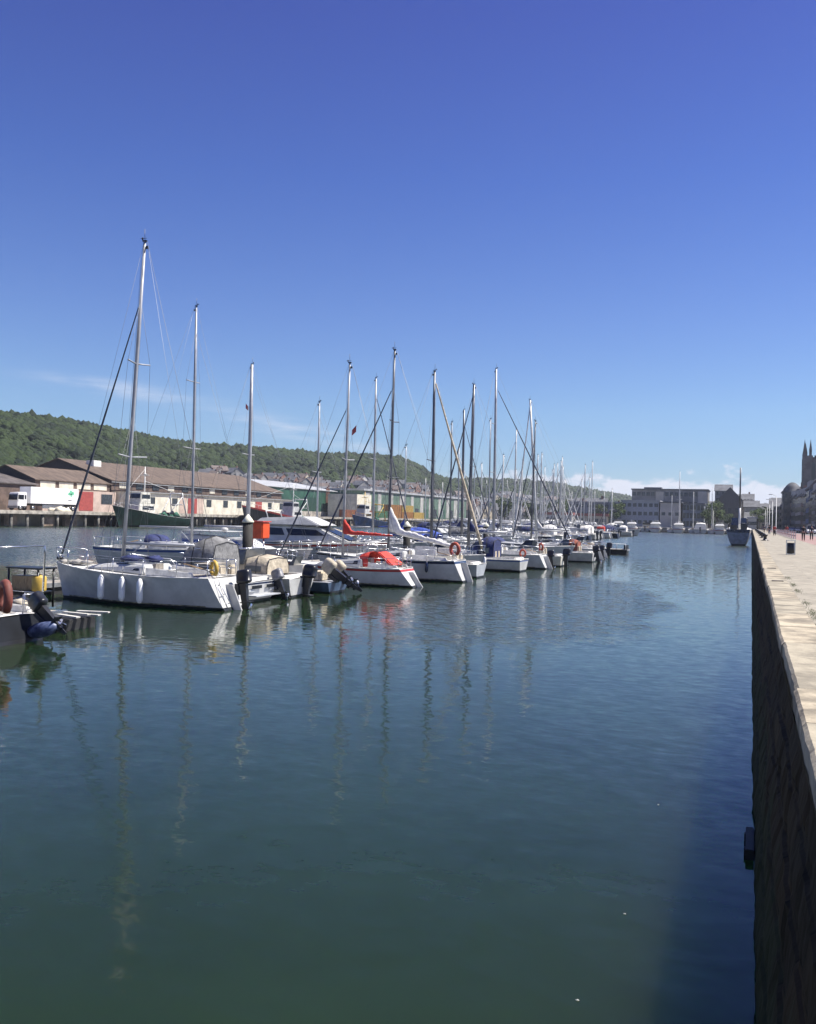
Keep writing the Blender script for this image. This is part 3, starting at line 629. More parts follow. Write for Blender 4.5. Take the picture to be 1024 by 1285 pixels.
cl = MB(); cl.blob((4.2, .3, 1.62), (.45, .28, .12), 2, 3, .3); cl.blob((3.7, -.35, 1.60), (.35, .25, .12), 2, 5, .3); cl.build('heaped_sail', CNAVY, t)
cl = MB()
for i in range(5): cl.blob((6.4+i*.22, .1*math.sin(i*2), 1.36), (.2, .25, .09), 1, i, .3)
cl.build('mooring_line', ROPE, t)
horseshoe((-17.0, 25.4, 1.40), 'yellow horseshoe buoy on the stern rail of the nearest white sailboat', YEL, R(60), s=.85)
for i, (x, z) in enumerate(((-20.95, .62), (-20.05, .60), (-19.3, .57))):
    fender((x, 24.44, z), .78, .11, 'white fender on the side of the nearest white sailboat, %s' % ('nearest its bow', 'the middle one', 'nearest its stern')[i], group='white fenders on the nearest sailboat', top=.78)

BUOY = mat('buoy_red', (.40, .075, .04), .6, var=.2)
BLKH = mat('black_hull', (.010, .012, .016), .5, var=.2); BLKH.node_tree.nodes['Principled BSDF'].inputs['Specular IOR Level'].default_value = 0.15
# --- boat 0: dark hulled boat at the left edge
L = 7.0
t = thing('sailboat', 'black hulled boat at the left edge with a big engine tilted up on its stern', 'sailboat', (-16.45, 16.55, 0), HX)
S = hull(t, L, 2.4, .64, 1.0, mh=BLKH, tr=.35, rake=.6, sw=.86, boot=BLACKP)
trunk_cabin(t, S, L, 2.6, 5.4, .4, .25); cockpit(t, S, L, .6, 2.5, .64); rails(t, S, L, 1.1, 5.8, n=4, h=.5)
outboard(t, -.02, -.45, .64, .95, tilt=R(52), cowl=ENG, leg=ENG)
gt = MB(); 
for yy in (-1.0, 1.0): gt.tube([(.45, yy, .8), (.40, yy, 2.15), (.33, yy*.9, 2.35)], .028, 6)
gt.tube([(.33, -.9, 2.35), (.33, .9, 2.35)], .02, 6); gt.build('stern_gantry', STEEL, t)
g2 = MB(); g2.tube([(.6, .4, 2.35), (.6, .4, 2.7)], .02, 5); g2.lathe([(.05, 0), (.07, .05), (.05, .12)], (.6, .4, 2.68), 8); g2.build('stern_light', ENGG, t)
horseshoe((-16.55, 16.0, 1.16), 'brown red horseshoe buoy on the stern of the black hulled boat at the left edge', mat('faded_brown_red', (.17, .045, .03), .7, var=.2), R(60), s=1.25)
o = MB().lathe([(.03, -.48), (.13, -.40), (.19, -.15), (.20, .1), (.16, .34), (.05, .48)], n=16, M=Matrix.Rotation(PI/2-.25, 4, 'Y')).build('large_fender', mat('blue_white_pvc', (.14, .18, .30), .45, var=.2, col2=(.012, .02, .07), scale=3.0)); o.location = (-16.30, 16.95, .30); tag(o, 'big blue and white fender floating behind the black hulled boat', 'fender')

# --- pontoons
def pontoon(name, label, x0, x1, y0, y1, z=.48):
    t = thing(name, label, 'pontoon', ((x0+x1)/2, y0, 0)); cx = (x0+x1)/2; hx = (x1-x0)/2; ly = y1-y0
    d = MB(); n = int(max(ly, 1)/.15) if ly < 12 else 0
    d.box(-hx, hx, 0, ly, z-.07, z); d.build('deck_boards', TEAK, t)
    e = MB(); e.box(-hx-.03, -hx-.002, 0, ly, z-.16, z+.01); e.box(hx+.002, hx+.03, 0, ly, z-.16, z+.01); e.build('edge_beam', STEEL if False else mat('galvanised_beam', (.33, .34, .35), .5, .5, var=.2), t)
    f = MB(); k = max(1, int(ly/3))
    for i in range(k): f.box(-hx+.06, hx-.06, ly*(i+.12)/k, ly*(i+.88)/k, -.35, z-.075)
    f.build('float', DFLOAT, t); return t
pontoon('floating_pontoon', 'long floating pontoon with grey boards running between the two rows of moored boats', -25.9, -24.9, 14, 92.2, .45)
for i, (y, x1) in enumerate(((19.3, -17.96), (36.2, -18.5), (54.6, -18.5), (74.0, -18.0))):
    t = thing('finger_pontoon', 'short finger pontoon %s' % ('with a black end float beside the black hulled boat', 'between the small outboard boats and the red trimmed sailboat', 'between white boats in the middle of the row', 'near the far end of the row of boats')[i], 'pontoon', (-24.9, y, 0))
    MB().box(0.005, x1+24.9, -.28, .28, .36, .42).build('deck_boards', TEAK, t); MB().box(1, x1+24.9, -.26, .26, -.3, .355).build('float', DFLOAT, t)
    pt_ = MB(); pt_.box(x1+24.9-.08, x1+24.9+.02, -.30, .30, .2, .46); pt_.build('end_cap', STEEL, t)
# end float with boards at the finger by the black boat
t = thing('landing_stage', 'low black float with pale slatted boards on top, left of the nearest white sailboat', 'float', (-17.65, 19.3, 0))
MB().box(-.30, .45, -.6, .6, -.3, .30).build('float', DFLOAT, t, bevel=.03)
b = MB()
for i in range(4): b.cbox((.38+.05*i, -.42+.27*i, .40+.05*(i % 2)), (.95, .13, .035), rz=R(9*i-14))
b.build('loose_boards', mat('pale_boards', (.55, .53, .48), .7, var=.15), t)
# cross pontoon at the far end
t = pontoon('cross_pontoon', 'dark ended cross pontoon with white railing at the far end of the boat row', -24.8, -11.9, 92.4, 94.6, .55)
pr = MB()
for x in (3.0, 4.2, 5.4, 6.3):
    pr.tube([(x, .1, .55), (x, .1, 1.1)], .03, 5)
pr.tube([(2.5, .1, 1.1), (6.3, .1, 1.1)], .03, 5); pr.build('railing', MASTW, t)
MB().box(6.1, 6.38, .2, 1.9, .56, 1.0).box(3.0, 3.6, .3, 1.4, .56, 1.25).build('storage_box', BLACKP, t)
# gear rack with yellow drum
t = thing('gear_rack', 'dark metal rack table on the finger pontoon left of the nearest white sailboat', 'rack', (-19.6, 19.9, .42))
g = MB()
for x in (-.55, .55):
    for y in (-.3, .3): g.tube([(x, y, 0), (x, y, 1.12)], .03, 6)
g.box(-.62, .62, -.36, .36, 1.12, 1.17); g.box(-.55, .55, -.3, .3, .45, .48); g.build('frame', BLACKP, t)
o = MB(); o.lathe([(.02, 0), (.19, .01), (.2, .04), (.2, .40), (.17, .44), (.06, .46), (.05, .5)], n=16); o = o.build('yellow_drum', YEL); o.location = (-19.12, 19.72, .91); tag(o, 'yellow plastic drum standing on the lower shelf of the dark rack', 'drum')
o = MB().box(-.3, .3, -.2, .2, 0, .42).build('wooden_crate', WOODM, bevel=.015); o.location = (-19.9, 19.95, .905); tag(o, 'brown crate on the rack left of the yellow drum', 'crate')
o = MB(); 
for i in range(7): o.blob((rs.uniform(-.9, .9), rs.uniform(-.2, .2), .12+rs.uniform(0, .12)), (.3, .22, .16), 1, i, .3)
o = o.build('fishing_net_heap', CBEIGE); o.location = (-19.7, 19.5, .43); tag(o, 'beige heap of netting under the dark rack on the finger pontoon', 'net')

# --- motor boat with grey spray canopy
STRC = [None, NAVY, None, BLUE, RED, None, NAVY]
MBN = [0]
def motorboat(loc, L, B, label, canopy=None, canopy_m=CGREY, windows=GLASS, mh=GEL, heading=HX, fs=.75, fb=1.05, eng=True, cab=(2.2, 4.0, .55, .3), stripe=None, screen_h=.55, eng_tilt=0, cowl=ENG, boot=BOOT, eng_y=0, tr=-.12):
    t = thing('motorboat', label, 'motorboat', loc, heading); MBN[0] += 1
    if stripe is None and mh is GEL: stripe = STRC[MBN[0] % 7]
    S = hull(t, L, B, fs, fb, mh=mh, tr=tr, rake=.8, sw=.92, stripe=stripe, stripe_w=.07, fine=2.6, boot=boot, rail=True)
    x0, x1, h0, h1 = cab; a, b = sheer(S, x0, L), sheer(S, x1, L)
    bt, tp = trunk(x0, x1, a[1]*.82, b[1]*.7, a[2]+.02, b[2]+.02, a[2]+h0, b[2]+h1, .05, .7, .1)
    c = MB().hexa(bt, tp).build('cabin', mh, t, bevel=.05, seg=3)
    side_window(bt, tp, .1, .75, .3, .72, .008).build('window', windows, c)
    zt = a[2]+h0; w = a[1]*.72
    s = MB(); s.hexa([(x0-.25, -w, zt-.02), (x0+.75, -w*.85, zt-.05), (x0+.75, w*.85, zt-.05), (x0-.25, w, zt-.02)], [(x0-.35, -w*.9, zt+screen_h), (x0+.2, -w*.75, zt+screen_h-.02), (x0+.2, w*.75, zt+screen_h-.02), (x0-.35, w*.9, zt+screen_h)]); s.build('windscreen', windows if not canopy else GLASSL, c, bevel=.02)
    fr_ = MB(); fr_.tube([(x0-.36, -w*.92, zt+screen_h+.02), (x0+.22, -w*.77, zt+screen_h), (x0+.22, w*.77, zt+screen_h), (x0-.36, w*.92, zt+screen_h+.02)], .025, 6); fr_.build('screen_frame', STEEL, c)
    ck = MB(); w2 = sheer(S, .6, L)[1]-.2
    for sg in (1, -1): ck.box(.25, x0, sg*w2-.09, sg*w2+.09, fs-.1, fs+.14)
    ck.box(.15, .42, -w2, w2, fs-.1, fs+.12); ck = ck.build('cockpit_coaming', DECK, t, bevel=.03)
    MB().box(.45, x0-.03, -w2+.1, w2-.1, fs-.03, fs+.03).build('cockpit_floor', TEAK, ck)
    st_ = MB(); st_.cbox((x0-.9, -.35, fs+.3), (.45, .45, .5)); st_.cbox((x0-.9, .4, fs+.3), (.45, .45, .5)); st_.build('seat', CBEIGE, ck, bevel=.05)
    if canopy:
        x2, x3, hc = canopy; secs = []
        for i in range(7):
            tt = i/6; xx = x2+(x3-x2)*tt; hh = hc*(0.80+.20*math.sin(PI*min(1, tt*1.15+.1)))*(1 if i < 6 else .8); ww = w*1.06*(1-.1*tt)
            secs.append([(xx, -ww, fs+.12), (xx, -ww*.98, fs+hh*.55), (xx, -ww*.8, fs+hh*.92), (xx, 0, fs+hh), (xx, ww*.8, fs+hh*.92), (xx, ww*.98, fs+hh*.55), (xx, ww, fs+.12)])
        mb = MB().loft(secs); mb.add(secs[0], [tuple(range(7))]); cp = mb.build('canopy', canopy_m, t)
        hp = MB()
        for k in (0, 2, 4): hp.tube([(q[0], q[1]*1.012, q[2]+.012) for q in secs[k]], .018, 5)
        hp.build('canopy_seam', RUBBER, cp)
        wq = MB()
        for sg in (1, -1): wq.add([(x2+.3, sg*ww*1.11, fs+hc*.25), (x3-.5, sg*ww*1.08, fs+hc*.25), (x3-.6, sg*ww*1.07, fs+hc*.5), (x2+.3, sg*ww*1.09, fs+hc*.5)], [(0, 1, 2, 3)])
        wq.build('clear_panel', GLASSL, cp, fix=False)
    rb = MB(); c_ = S(1.0); a_ = sheer(S, x1, L)
    rb.tube([(a_[0], a_[1]-.06, a_[2]+.1), (a_[0]+.3, a_[1]*.8, a_[2]+.5), (c_[0]-.1, .08, c_[2]+.5), (c_[0]-.1, -.08, c_[2]+.5), (a_[0]+.3, -a_[1]*.8, a_[2]+.5), (a_[0], -a_[1]+.06, a_[2]+.1)], .018, 6); rb.build('bow_rail', STEEL, t)
    if eng: outboard(t, -.05, eng_y, fs-.05, 1.25, tilt=eng_tilt, cowl=cowl)
    return t, S
t, S = motorboat((-17.35, 29.0, 0), 6.2, 2.45, 'white motorboat with tall grey canopy moored right of the nearest sailboat', canopy=(1.5, 3.0, 1.65), cab=(2.5, 4.4, .6, .35), eng=False)
g = MB(); 
for yy in (-.75, .75): g.box(.02-.14, .0-.12+.02, yy-.22, yy+.22, .38, .5)
g.box(-.42, -.02, -.9, .9, .22, .27); g.build('bathing_platform', GREYG, t, bevel=.01)
MB().box(-.165, -.15, -.85, -.25, .5, .62).box(-.165, -.15, .1, .8, .5, .62).build('transom_name', BLACKP, t)
outboard(t, -.1, -1.0, .6, 1.0, tilt=R(25), cowl=ENGG)
t, S = motorboat((-17.0, 31.5, 0), 5.9, 2.3, 'white motorboat with beige cockpit cover and black outboard, second right of the nearest sailboat', canopy=(1.0, 2.6, .9), canopy_m=CBEIGE, cab=(2.4, 4.2, .5, .3), screen_h=.6, cowl=BLACKP, eng_y=-.2, eng_tilt=R(-6))
# small open boat with two tilted outboards
t = thing('small_boat', 'small low open boat with two tilted outboards under pale hoods', 'small boat', (-16.55, 34.0, 0), HX)
S = hull(t, 5.2, 2.1, .48, .75, mh=mat('dark_blue_tube', (.05, .09, .16), .5, var=.2), tr=-.1, rake=.7, sw=.95, fine=2.8, deckm=GREYG)
MB().box(1.4, 2.2, -.35, .35, .5, 1.15).build('console', GEL2, t, bevel=.06); MB().hexa([(1.95, -.33, 1.1), (2.2, -.33, 1.1), (2.2, .33, 1.1), (1.95, .33, 1.1)], [(1.8, -.3, 1.5), (1.86, -.3, 1.5), (1.86, .3, 1.5), (1.8, .3, 1.5)]).build('windscreen', GLASSL, t)
MB().box(.5, 1.2, -.6, .6, .45, .9).build('seat', CBEIGE, t, bevel=.08)
outboard(t, .0, .42, .70, 1.3, tilt=R(58), cowl=ENG, cover=CBEIGE); outboard(t, .05, -.5, .62, 1.2, tilt=R(50), cowl=ENG, cover=CBEIGE)

# --- red trimmed sailboat
L = 7.9
t = thing('sailboat', 'white sailboat with red stripe, red sail cover and red sprayhood', 'sailboat', (-14.6, 39.1, 0), HX)
S = hull(t, L, 2.45, .86, 1.02, tr=.75, rake=.6, sw=.72, stripe=RED, stripe_w=.10)
zc, zf = trunk_cabin(t, S, L, 2.7, 5.3, .42, .22, wn=((.1, .55),)); cockpit(t, S, L, .9, 2.6, .86); rails(t, S, L, 1.4, 6.6, n=5, h=.5); rudder(t, S, .7)
rig(t, S, L, 4.15, 10.85, rake=.15, mr=.06, mm=ALU, deck_z=zc, boom=2.55, boom_z=2.45, boom_drop=.02, frac=.78, furl=SAILG, furl_r=.045, spr=((.5, .7),), cover=CREDC, cover_h=.23, burgee=.62)
sprayhood(t, 2.45, .75, .9, .72, CREDC, .75)
MB().hexa([(1.1, -.75, 1.0), (1.35, -.75, 1.0), (1.35, .75, 1.0), (1.1, .75, 1.0)], [(1.95, -.58, 1.62), (2.12, -.58, 1.62), (2.12, .58, 1.62), (1.95, .58, 1.62)]).build('cockpit_cover', CREDC, t, bevel=.05)
fender((-18.35, 37.80, .62), .5, .08, 'small white fender on the grey side of the red trimmed sailboat')
# --- blue striped sailboat with white sail cover
L = 9.0
t = thing('sailboat', 'white sailboat with dark blue stripe and a long white sail heaped along the boom', 'sailboat', (-13.75, 44.0, 0), HX)
S = hull(t, L, 2.9, 1.10, 1.25, tr=.5, rake=.7, sw=.70, stripe=NAVY, stripe_w=.12)
zc, zf = trunk_cabin(t, S, L, 3.3, 6.3, .42, .2, wn=((.08, .3), (.4, .62))); cockpit(t, S, L, .9, 3.2, 1.10); rails(t, S, L, 1.5, 7.8, n=6); rudder(t, S, 1.0)
rig(t, S, L, 4.6, 12.4, rake=.1, mr=.075, mm=ALUD, deck_z=zc, boom=3.9, boom_z=2.5, boom_drop=.75, frac=.82, furl=SAILG, furl_r=.055, spr=((.36, .85), (.64, .65)), cover=CWHITE, cover_h=.42)
MB().cbox((2.2, .6, 1.55), (1.2, .1, .5)).cbox((1.5, -.5, 1.5), (.8, .12, .45)).build('dodger', CWHITE, t, bevel=.03)
horseshoe((-14.25, 43.1, 1.72), 'orange red horseshoe buoy on the stern of the blue striped sailboat', BUOY, R(70), s=1.1)
MB().blob((4.0, 0, 1.2), (.1, .1, .1)).build('deck_fitting', STEEL, t)

for i, (x, y, z, m_, ds) in enumerate(((-19.3, 29.05-1.32, .55, FEND, 'white fender between the nearest sailboat and the grey canopied motorboat'), (-18.6, 30.28, .5, FEND, 'white fender beside the beige covered motorboat'), (-17.6, 42.5, .8, FEND, 'white fender forward on the blue striped sailboat'), (-15.6, 42.6, .75, NAVY, 'navy fender aft on the blue striped sailboat'), (-15.9, 54.25, .6, FEND, 'white fender on the motorboat with the blue cover'))): fender((x, y, z), .5, .09, ds, m_)
# --- rest of the front row
def cruiser(name_label, loc, L, B, heading, mx, top, mm=ALU, mr=.07, rake=.15, boom=2.6, boom_z=2.4, cover=None, cover_h=.25, furl=None, furl_r=.055, frac=.9, stripe=None, hood=None, fs=.95, fb=1.15, wn=((.1, .4), (.5, .7)), spr=((.5, .75),), buoy=None, gear=True, cat='sailboat', mh=GEL, tr=.5, boot=BOOT, cab=(.36, .66, .42, .22), engine=None, burgee=None):
    t = thing('sailboat', name_label, cat, loc, heading)
    S = hull(t, L, B, fs, fb, mh=mh, tr=tr, rake=.65, sw=.74, stripe=stripe, boot=boot)
    zc, zf = trunk_cabin(t, S, L, L*cab[0], L*cab[1]+.3, cab[2], cab[3], wn=wn); cockpit(t, S, L, L*.12, L*cab[0]-.08, fs); rails(t, S, L, L*.18, L*.86, n=5); rudder(t, S, fs*.9)
    rig(t, S, L, mx, top, rake=rake, mr=mr, mm=mm, deck_z=zc-.1, boom=boom, boom_z=boom_z, frac=frac, furl=furl, furl_r=furl_r, spr=spr, cover=cover, cover_h=cover_h, gear=gear, burgee=burgee)
    if hood: sprayhood(t, L*cab[0]-.35, B*.30, fs+.1, .72, hood, .8)
    if engine: outboard(t, .2, -.4, fs-.25, 1.1, tilt=R(10), cowl=ENG)
    if buoy: horseshoe(buoy[0], buoy[1], buoy[2], R(50), s=.85)
    return t, S
# heading +X boats: local x runs towards +X, so the root (stern) is on the pontoon side
cruiser('white sailboat lying bow outwards with a tan rolled headsail slanting down from its dark mast', (-23.0, 51.0, 0), 8.1, 2.6, 0, 4.6, 12.4, mm=ALUD, mr=.095, rake=.05, furl=SAILT, furl_r=.095, frac=.96, cover=None, boom=2.8, hood=None, tr=-.1)
motorboat((-13.75, 55.6, 0), 6.6, 2.5, 'white motorboat with dark blue windscreen cover in the middle of the front row', canopy=(1.7, 3.2, 1.45), canopy_m=CNAVY, cab=(2.8, 4.6, .55, .3), cowl=ENGG, eng=False)
horseshoe((-13.9, 56.2, 1.15), 'orange lifebuoy on the stern of the motorboat with the dark blue cover', BUOY, R(80), s=.8)
cruiser('white sailboat with thick dark mast and orange buoy, behind the blue covered motorboat', (-12.9, 59.9, 0), 8.8, 2.8, HX, 5.9, 12.9, mm=ALUD, mr=.12, furl=SAILG, furl_r=.06, frac=.95, cover=CNAVY, buoy=((-13.4, 59.3, 1.5), 'orange horseshoe buoy on the white sailboat with the thick dark mast', BUOY), stripe=None, engine=True)
motorboat((-12.9, 64.2, 0), 6.0, 2.4, 'small cream motorboat with bare windscreen two berths before the tallest distant mast', cab=(2.4, 4.2, .55, .3), mh=GEL2, cowl=BLACKP)
cruiser('large white sailboat lying bow outwards with the tallest mast of the far berths', (-22.6, 69.6, 0), 9.6, 3.0, 0, 2.9, 15.7, mm=ALU, mr=.11, rake=.1, furl=SAILG, furl_r=.06, frac=.90, boom=2.4, cover=CWHITE, hood=CNAVY, fs=1.1, fb=1.35, tr=-.1, spr=((.4, .9), (.68, .7)))
motorboat((-12.1, 73.0, 0), 5.4, 2.2, 'small white motorboat with black outboard and red brown cover near the row end', cab=(2.2, 3.8, .5, .25), canopy=(1.2, 2.6, 1.1), canopy_m=mat('rust_canvas', (.25, .07, .04), .85, var=.2), cowl=BLACKP, eng_tilt=R(15))
cruiser('white sailboat with slim dark mast beyond the rust covered motorboat', (-12.2, 77.8, 0), 8.2, 2.7, HX, 6.3, 12.3, mm=ALUD, mr=.08, frac=.85, furl=SAILG, furl_r=.05, cover=None, boom=2.6, engine=True)
t, S = cruiser('white sailboat with raked white mast, second from the far end of the front row', (-12.6, 82.8, 0), 9.0, 2.9, HX, 6.5, 14.9, mm=MASTW, mr=.12, rake=-1.0, frac=.97, furl=CWHITE, furl_r=.09, cover=CWHITE, boom=3.0, boom_z=2.5)
t, S = motorboat((-13.3, 87.6, 0), 6.0, 2.3, 'last motorboat of the front row, dark hull, beside the cross pontoon', cab=(2.4, 4.2, .55, .3), mh=NAVY, cowl=BLACKP)
motorboat((-14.3, 47.8, 0), 5.8, 2.1, 'low white motorboat with grey side squeezed in right of the blue striped sailboat', cab=(2.3, 4.0, .5, .25), cowl=ENG, eng=False, mh=GREYG)

# --- far side of the pontoon (bows towards the pontoon, heading +X)
cruiser('white sailboat with navy canopy, blue cabin stripe and slim tall mast, beyond the nearest sailboat', (-36.0, 42.5, 0), 10.4, 3.2, 0, 6.0, 15.2, mm=ALU, mr=.075, rake=.1, furl=None, cover=None, hood=CNAVY, fs=1.15, fb=1.35, stripe=BLUE, boom=3.6, boom_z=2.4, wn=((.05, .8),), spr=((.4, .85), (.68, .65)), tr=-.1)
t = thing('covered_cruiser', 'white cruiser with long dark blue window band behind the nearest sailboat', 'motorboat', (-34.5, 46.3, 0), 0)
S = hull(t, 8.6, 2.8, 1.0, 1.25, tr=-.15, rake=.7, sw=.9)
bt, tp = trunk(1.6, 6.9, 1.15, .85, 1.05, 1.25, 1.95, 1.75, .1, .9, .14); c = MB().hexa(bt, tp).build('cabin', GEL, t, bevel=.06, seg=3); side_window(bt, tp, .04, .86, .3, .72, .01).build('window', BLUE, c)
MB().box(1.7, 5.0, -.95, .95, 2.15, 2.2).build('hard_top', GEL, t, bevel=.02); p = MB()
for x in (1.8, 4.8):
    for y in (-.85, .85): p.tube([(x, y, 1.85), (x, y, 2.16)], .03, 5)
p.build('roof_post', STEEL, t); MB().lathe([(.05, 0), (.22, .03), (.24, .12), (.15, .2), (.02, .22)], (4.2, 0, 2.2), 14).build('radar_dome', GEL, t)
cruiser('white sailboat with a thick grey mast rising behind the canopied motorboat', (-34.6, 49.0, 0), 9.0, 2.9, 0, 4.3, 12.95, mm=ALU, mr=.13, rake=.0, furl=None, cover=None, frac=.95, boom=3.2, cab=(.36, .66, .40, .22), tr=-.1, burgee=.75)
# motor yacht with flybridge
YACHT = t = thing('motor_yacht', 'large white motor yacht with sloping roof, dark side windows and thin red hull line', 'motor yacht', (-34.2, 55.4, 0), 0)
S = hull(t, 11.2, 3.5, 1.25, 1.55, tr=-.2, rake=1.2, sw=.92, stripe=RED, stripe_w=.13, fine=2.5)
bt, tp = trunk(1.6, 8.6, 1.5, 1.05, 1.3, 1.5, 2.62, 2.45, .2, 2.3, .22); c = MB().hexa(bt, tp).build('superstructure', GEL, t, bevel=.10, seg=3)
side_window(bt, tp, .06, .34, .42, .82, .012).build('window', GLASS, c); side_window(bt, tp, .40, .86, .42, .82, .012).build('window', GLASS, c)
wsb = MB().hexa([(6.15, -.8, 2.5), (8.45, -.75, 1.62), (8.45, .75, 1.62), (6.15, .8, 2.5)], [(6.2, -.78, 2.53), (8.5, -.73, 1.65), (8.5, .73, 1.65), (6.2, .78, 2.53)]); wsb.build('windscreen', GLASS, c)
MB().hexa([(1.2, -1.45, 2.58), (6.6, -1.3, 2.58), (6.6, 1.3, 2.58), (1.2, 1.45, 2.58)], [(1.7, -1.15, 3.05), (5.0, -1.05, 3.2), (5.0, 1.05, 3.2), (1.7, 1.15, 3.05)]).build('flybridge', GEL, t, bevel=.06)
p = MB(); p.tube([(2.2, -1, 3.05), (2.0, -1, 3.55), (2.0, 1, 3.55), (2.2, 1, 3.05)], .04, 6); p.tube([(2.0, 0, 3.55), (2.0, 0, 4.2)], .02, 5); p.build('radar_arch', MASTW, t)
p = MB(); ps_ = [(sheer(S, x, 11)[0], sheer(S, x, 11)[1]-.06, sheer(S, x, 11)[2]) for x in (7.2, 8.2, 9.2, 10.2, 10.9)]
for sg in (1, -1):
    for q in ps_: p.tube([(q[0], sg*q[1], q[2]), (q[0], sg*q[1], q[2]+.6)], .015, 5)
    p.tube([(q[0], sg*q[1], q[2]+.6) for q in ps_], .018, 5)
p.build('bow_rail', STEEL, t)
rowB = [(57.9, 8.4, 11.7, ALU, .07, 4.4, 'slim pale mast left of the motor yacht roof', None), (68.2, 9.6, 15.1, ALU, .09, 6.2, 'tall slim grey mast right of the red sail cover', None),
        (75.5, 9.0, 10.0, ALU, .06, 5.2, 'short mast and blue boom cover', CBLUE), (88.6, 9.0, 13.6, ALUD, .08, 5.5, 'dark mast behind the tan rolled headsail', None), (92.6, 9.6, 15.4, ALUD, .15, 6.0, 'stout dark mast beside the thick dark one', CNAVY),
        (103.2, 9.4, 15.6, ALU, .08, 6.0, 'thin mast, last of the far berths', CBLUE)]
for i, (yy, L, top, mm, mr, mx_, ds, cv) in enumerate(rowB):
    if yy > 92.4: yy_ = yy+2.2
    cruiser('white sailboat across the pontoon, '+ds, (-26.1-L, yy if yy < 92.4 else yy+0.1, 0), L, 2.9, 0, L+26.1-30+.1, top, mm=mm, mr=mr, rake=.05, furl=SAILG if i in (1, 4) else None, furl_r=.06, cover=cv, frac=.9, tr=-.1)
for i, (yy, ds, cm) in enumerate(((63.0, 'with a beige cockpit cover', CBEIGE), (79.5, 'with a bright blue tarpaulin', CBLUE), (83.5, 'with a big blue winter cover', CBLUE), (97.5, 'with a grey cover', CGREY))):
    motorboat((-33.4, yy, 0), 7.0, 2.6, 'white motorboat across the pontoon '+ds, canopy=(.6, 4.2, 1.6), canopy_m=cm, cab=(3, 4.8, .6, .35), heading=0, eng=False)

# --- mooring pile with white cone cap, orange locker
def pile(x, y, top, label, r=.27, cap=True):
    t = thing('mooring_pile', label, 'pile', (x, y, 0))
    MB().lathe([(r, -1), (r, top-.42)], n=16).build('post', mat('pile_dark', (.022, .02, .018), .8, var=.4), t)
    if cap: MB().lathe([(r+.03, top-.42), (r+.05, top-.36), (.03, top+.02)], n=16).build('cone_cap', mat('cap_cream', (.68, .66, .52), .6, var=.1), t)
pile(-24.55, 39.7, 3.25, 'stout dark mooring pile with cream cone cap, left of the orange locker')
pile(-24.55, 62.5, 3.0, 'dark mooring pile with cream cone cap beyond the red trimmed sailboat', .28)
pile(-24.55, 84.0, 3.0, 'dark mooring pile with cream cone cap near the far end of the pontoon', .28)
t = thing('orange_locker', 'bright orange red safety locker on a post beside the cone capped pile', 'locker', (-25.3, 42.0, .45))
MB().box(-.5, .5, -.4, .4, 1.5, 2.4).build('cabinet', ORA, t, bevel=.05); MB().box(-.75, -.52, -.3, .3, 1.55, 2.3).build('side_panel', mat('orange_dark', (.35, .06, .03), .6), t)
p = MB(); p.tube([(-.35, 0, 0), (-.35, 0, 1.5)], .04, 6); p.tube([(.35, 0, 0), (.35, 0, 1.5)], .04, 6); p.build('post', STEEL, t)
MB().box(-.8, .55, -.45, .45, 2.41, 2.46).build('lid', CREDC, t)

# ------------------------------------------------------------------ far quay: wharf, sheds, lorry
FQ = 2.9
SILV = mat('pale_grey_roof', (0.35, 0.36, 0.37), 0.6, var=0.15, scale=0.3)
CONW = mat('wharf_concrete', (0.36, 0.33, 0.28), 0.85, var=0.3, scale=0.8)
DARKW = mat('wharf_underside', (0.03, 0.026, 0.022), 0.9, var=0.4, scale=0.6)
RUST = mat('rusty_brown', (0.11, 0.05, 0.035), 0.85, var=0.4, scale=0.6)
t = thing('wharf', 'low concrete wharf on piles along the far quay, dark underneath', 'wharf', (-125, 60, 0))
MB().box(-4, 3.9, 0, 319, 2.25, FQ).build('deck_slab', CONW, t, bevel=.05)
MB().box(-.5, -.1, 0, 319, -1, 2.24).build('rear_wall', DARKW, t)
pm = MB().lathe([(.28, -1), (.28, 2.24)], n=10); p0 = pm.build('pile', mat('pile_concrete', (.17, .16, .14), .9, var=.4, scale=.8), t); p0.location = (3.3, 40, 0)
for i in range(1, 60):
    c = p0.copy(); COL.objects.link(c); c.parent = t; c.location = (3.3, 40+i*3.7, 0)
fm = MB().box(2.2, 2.9, -1.5, 1.5, .3, 2.0); f0 = fm.build('fender_panel', mat('infill_brown', (.20, .15, .11), .9, var=.3, scale=.6), t); f0.location = (0, 45, 0)
for i in range(1, 26):
    c = f0.copy(); COL.objects.link(c); c.parent = t; c.location = (rs.uniform(-.5, .2), 45+i*7.4+rs.uniform(-1, 1), rs.uniform(-.4, 0))
CREAM = mat('cream_render', (0.62, 0.58, 0.47), 0.85, var=0.14, scale=0.5)
PINK = mat('pink_render', (0.46, 0.36, 0.30), 0.85, var=0.14, scale=0.5)
BRW = mat('brown_cladding', (0.13, 0.09, 0.07), 0.8, var=0.25, scale=0.8)
ROOFB = mat('brown_roof_sheet', (0.115, 0.083, 0.062), 0.85, var=0.28, scale=0.35, stretch=(1, 3, 1))
ROOFD = mat('dark_roof_sheet', (0.10, 0.085, 0.08), 0.85, var=0.3, scale=0.35, stretch=(1, 3, 1))
WGR = mat('grey_window', (0.05, 0.06, 0.07), 0.2, var=0.3)
DRED = mat('red_door_paint', (0.32, 0.06, 0.05), 0.6, var=0.15)
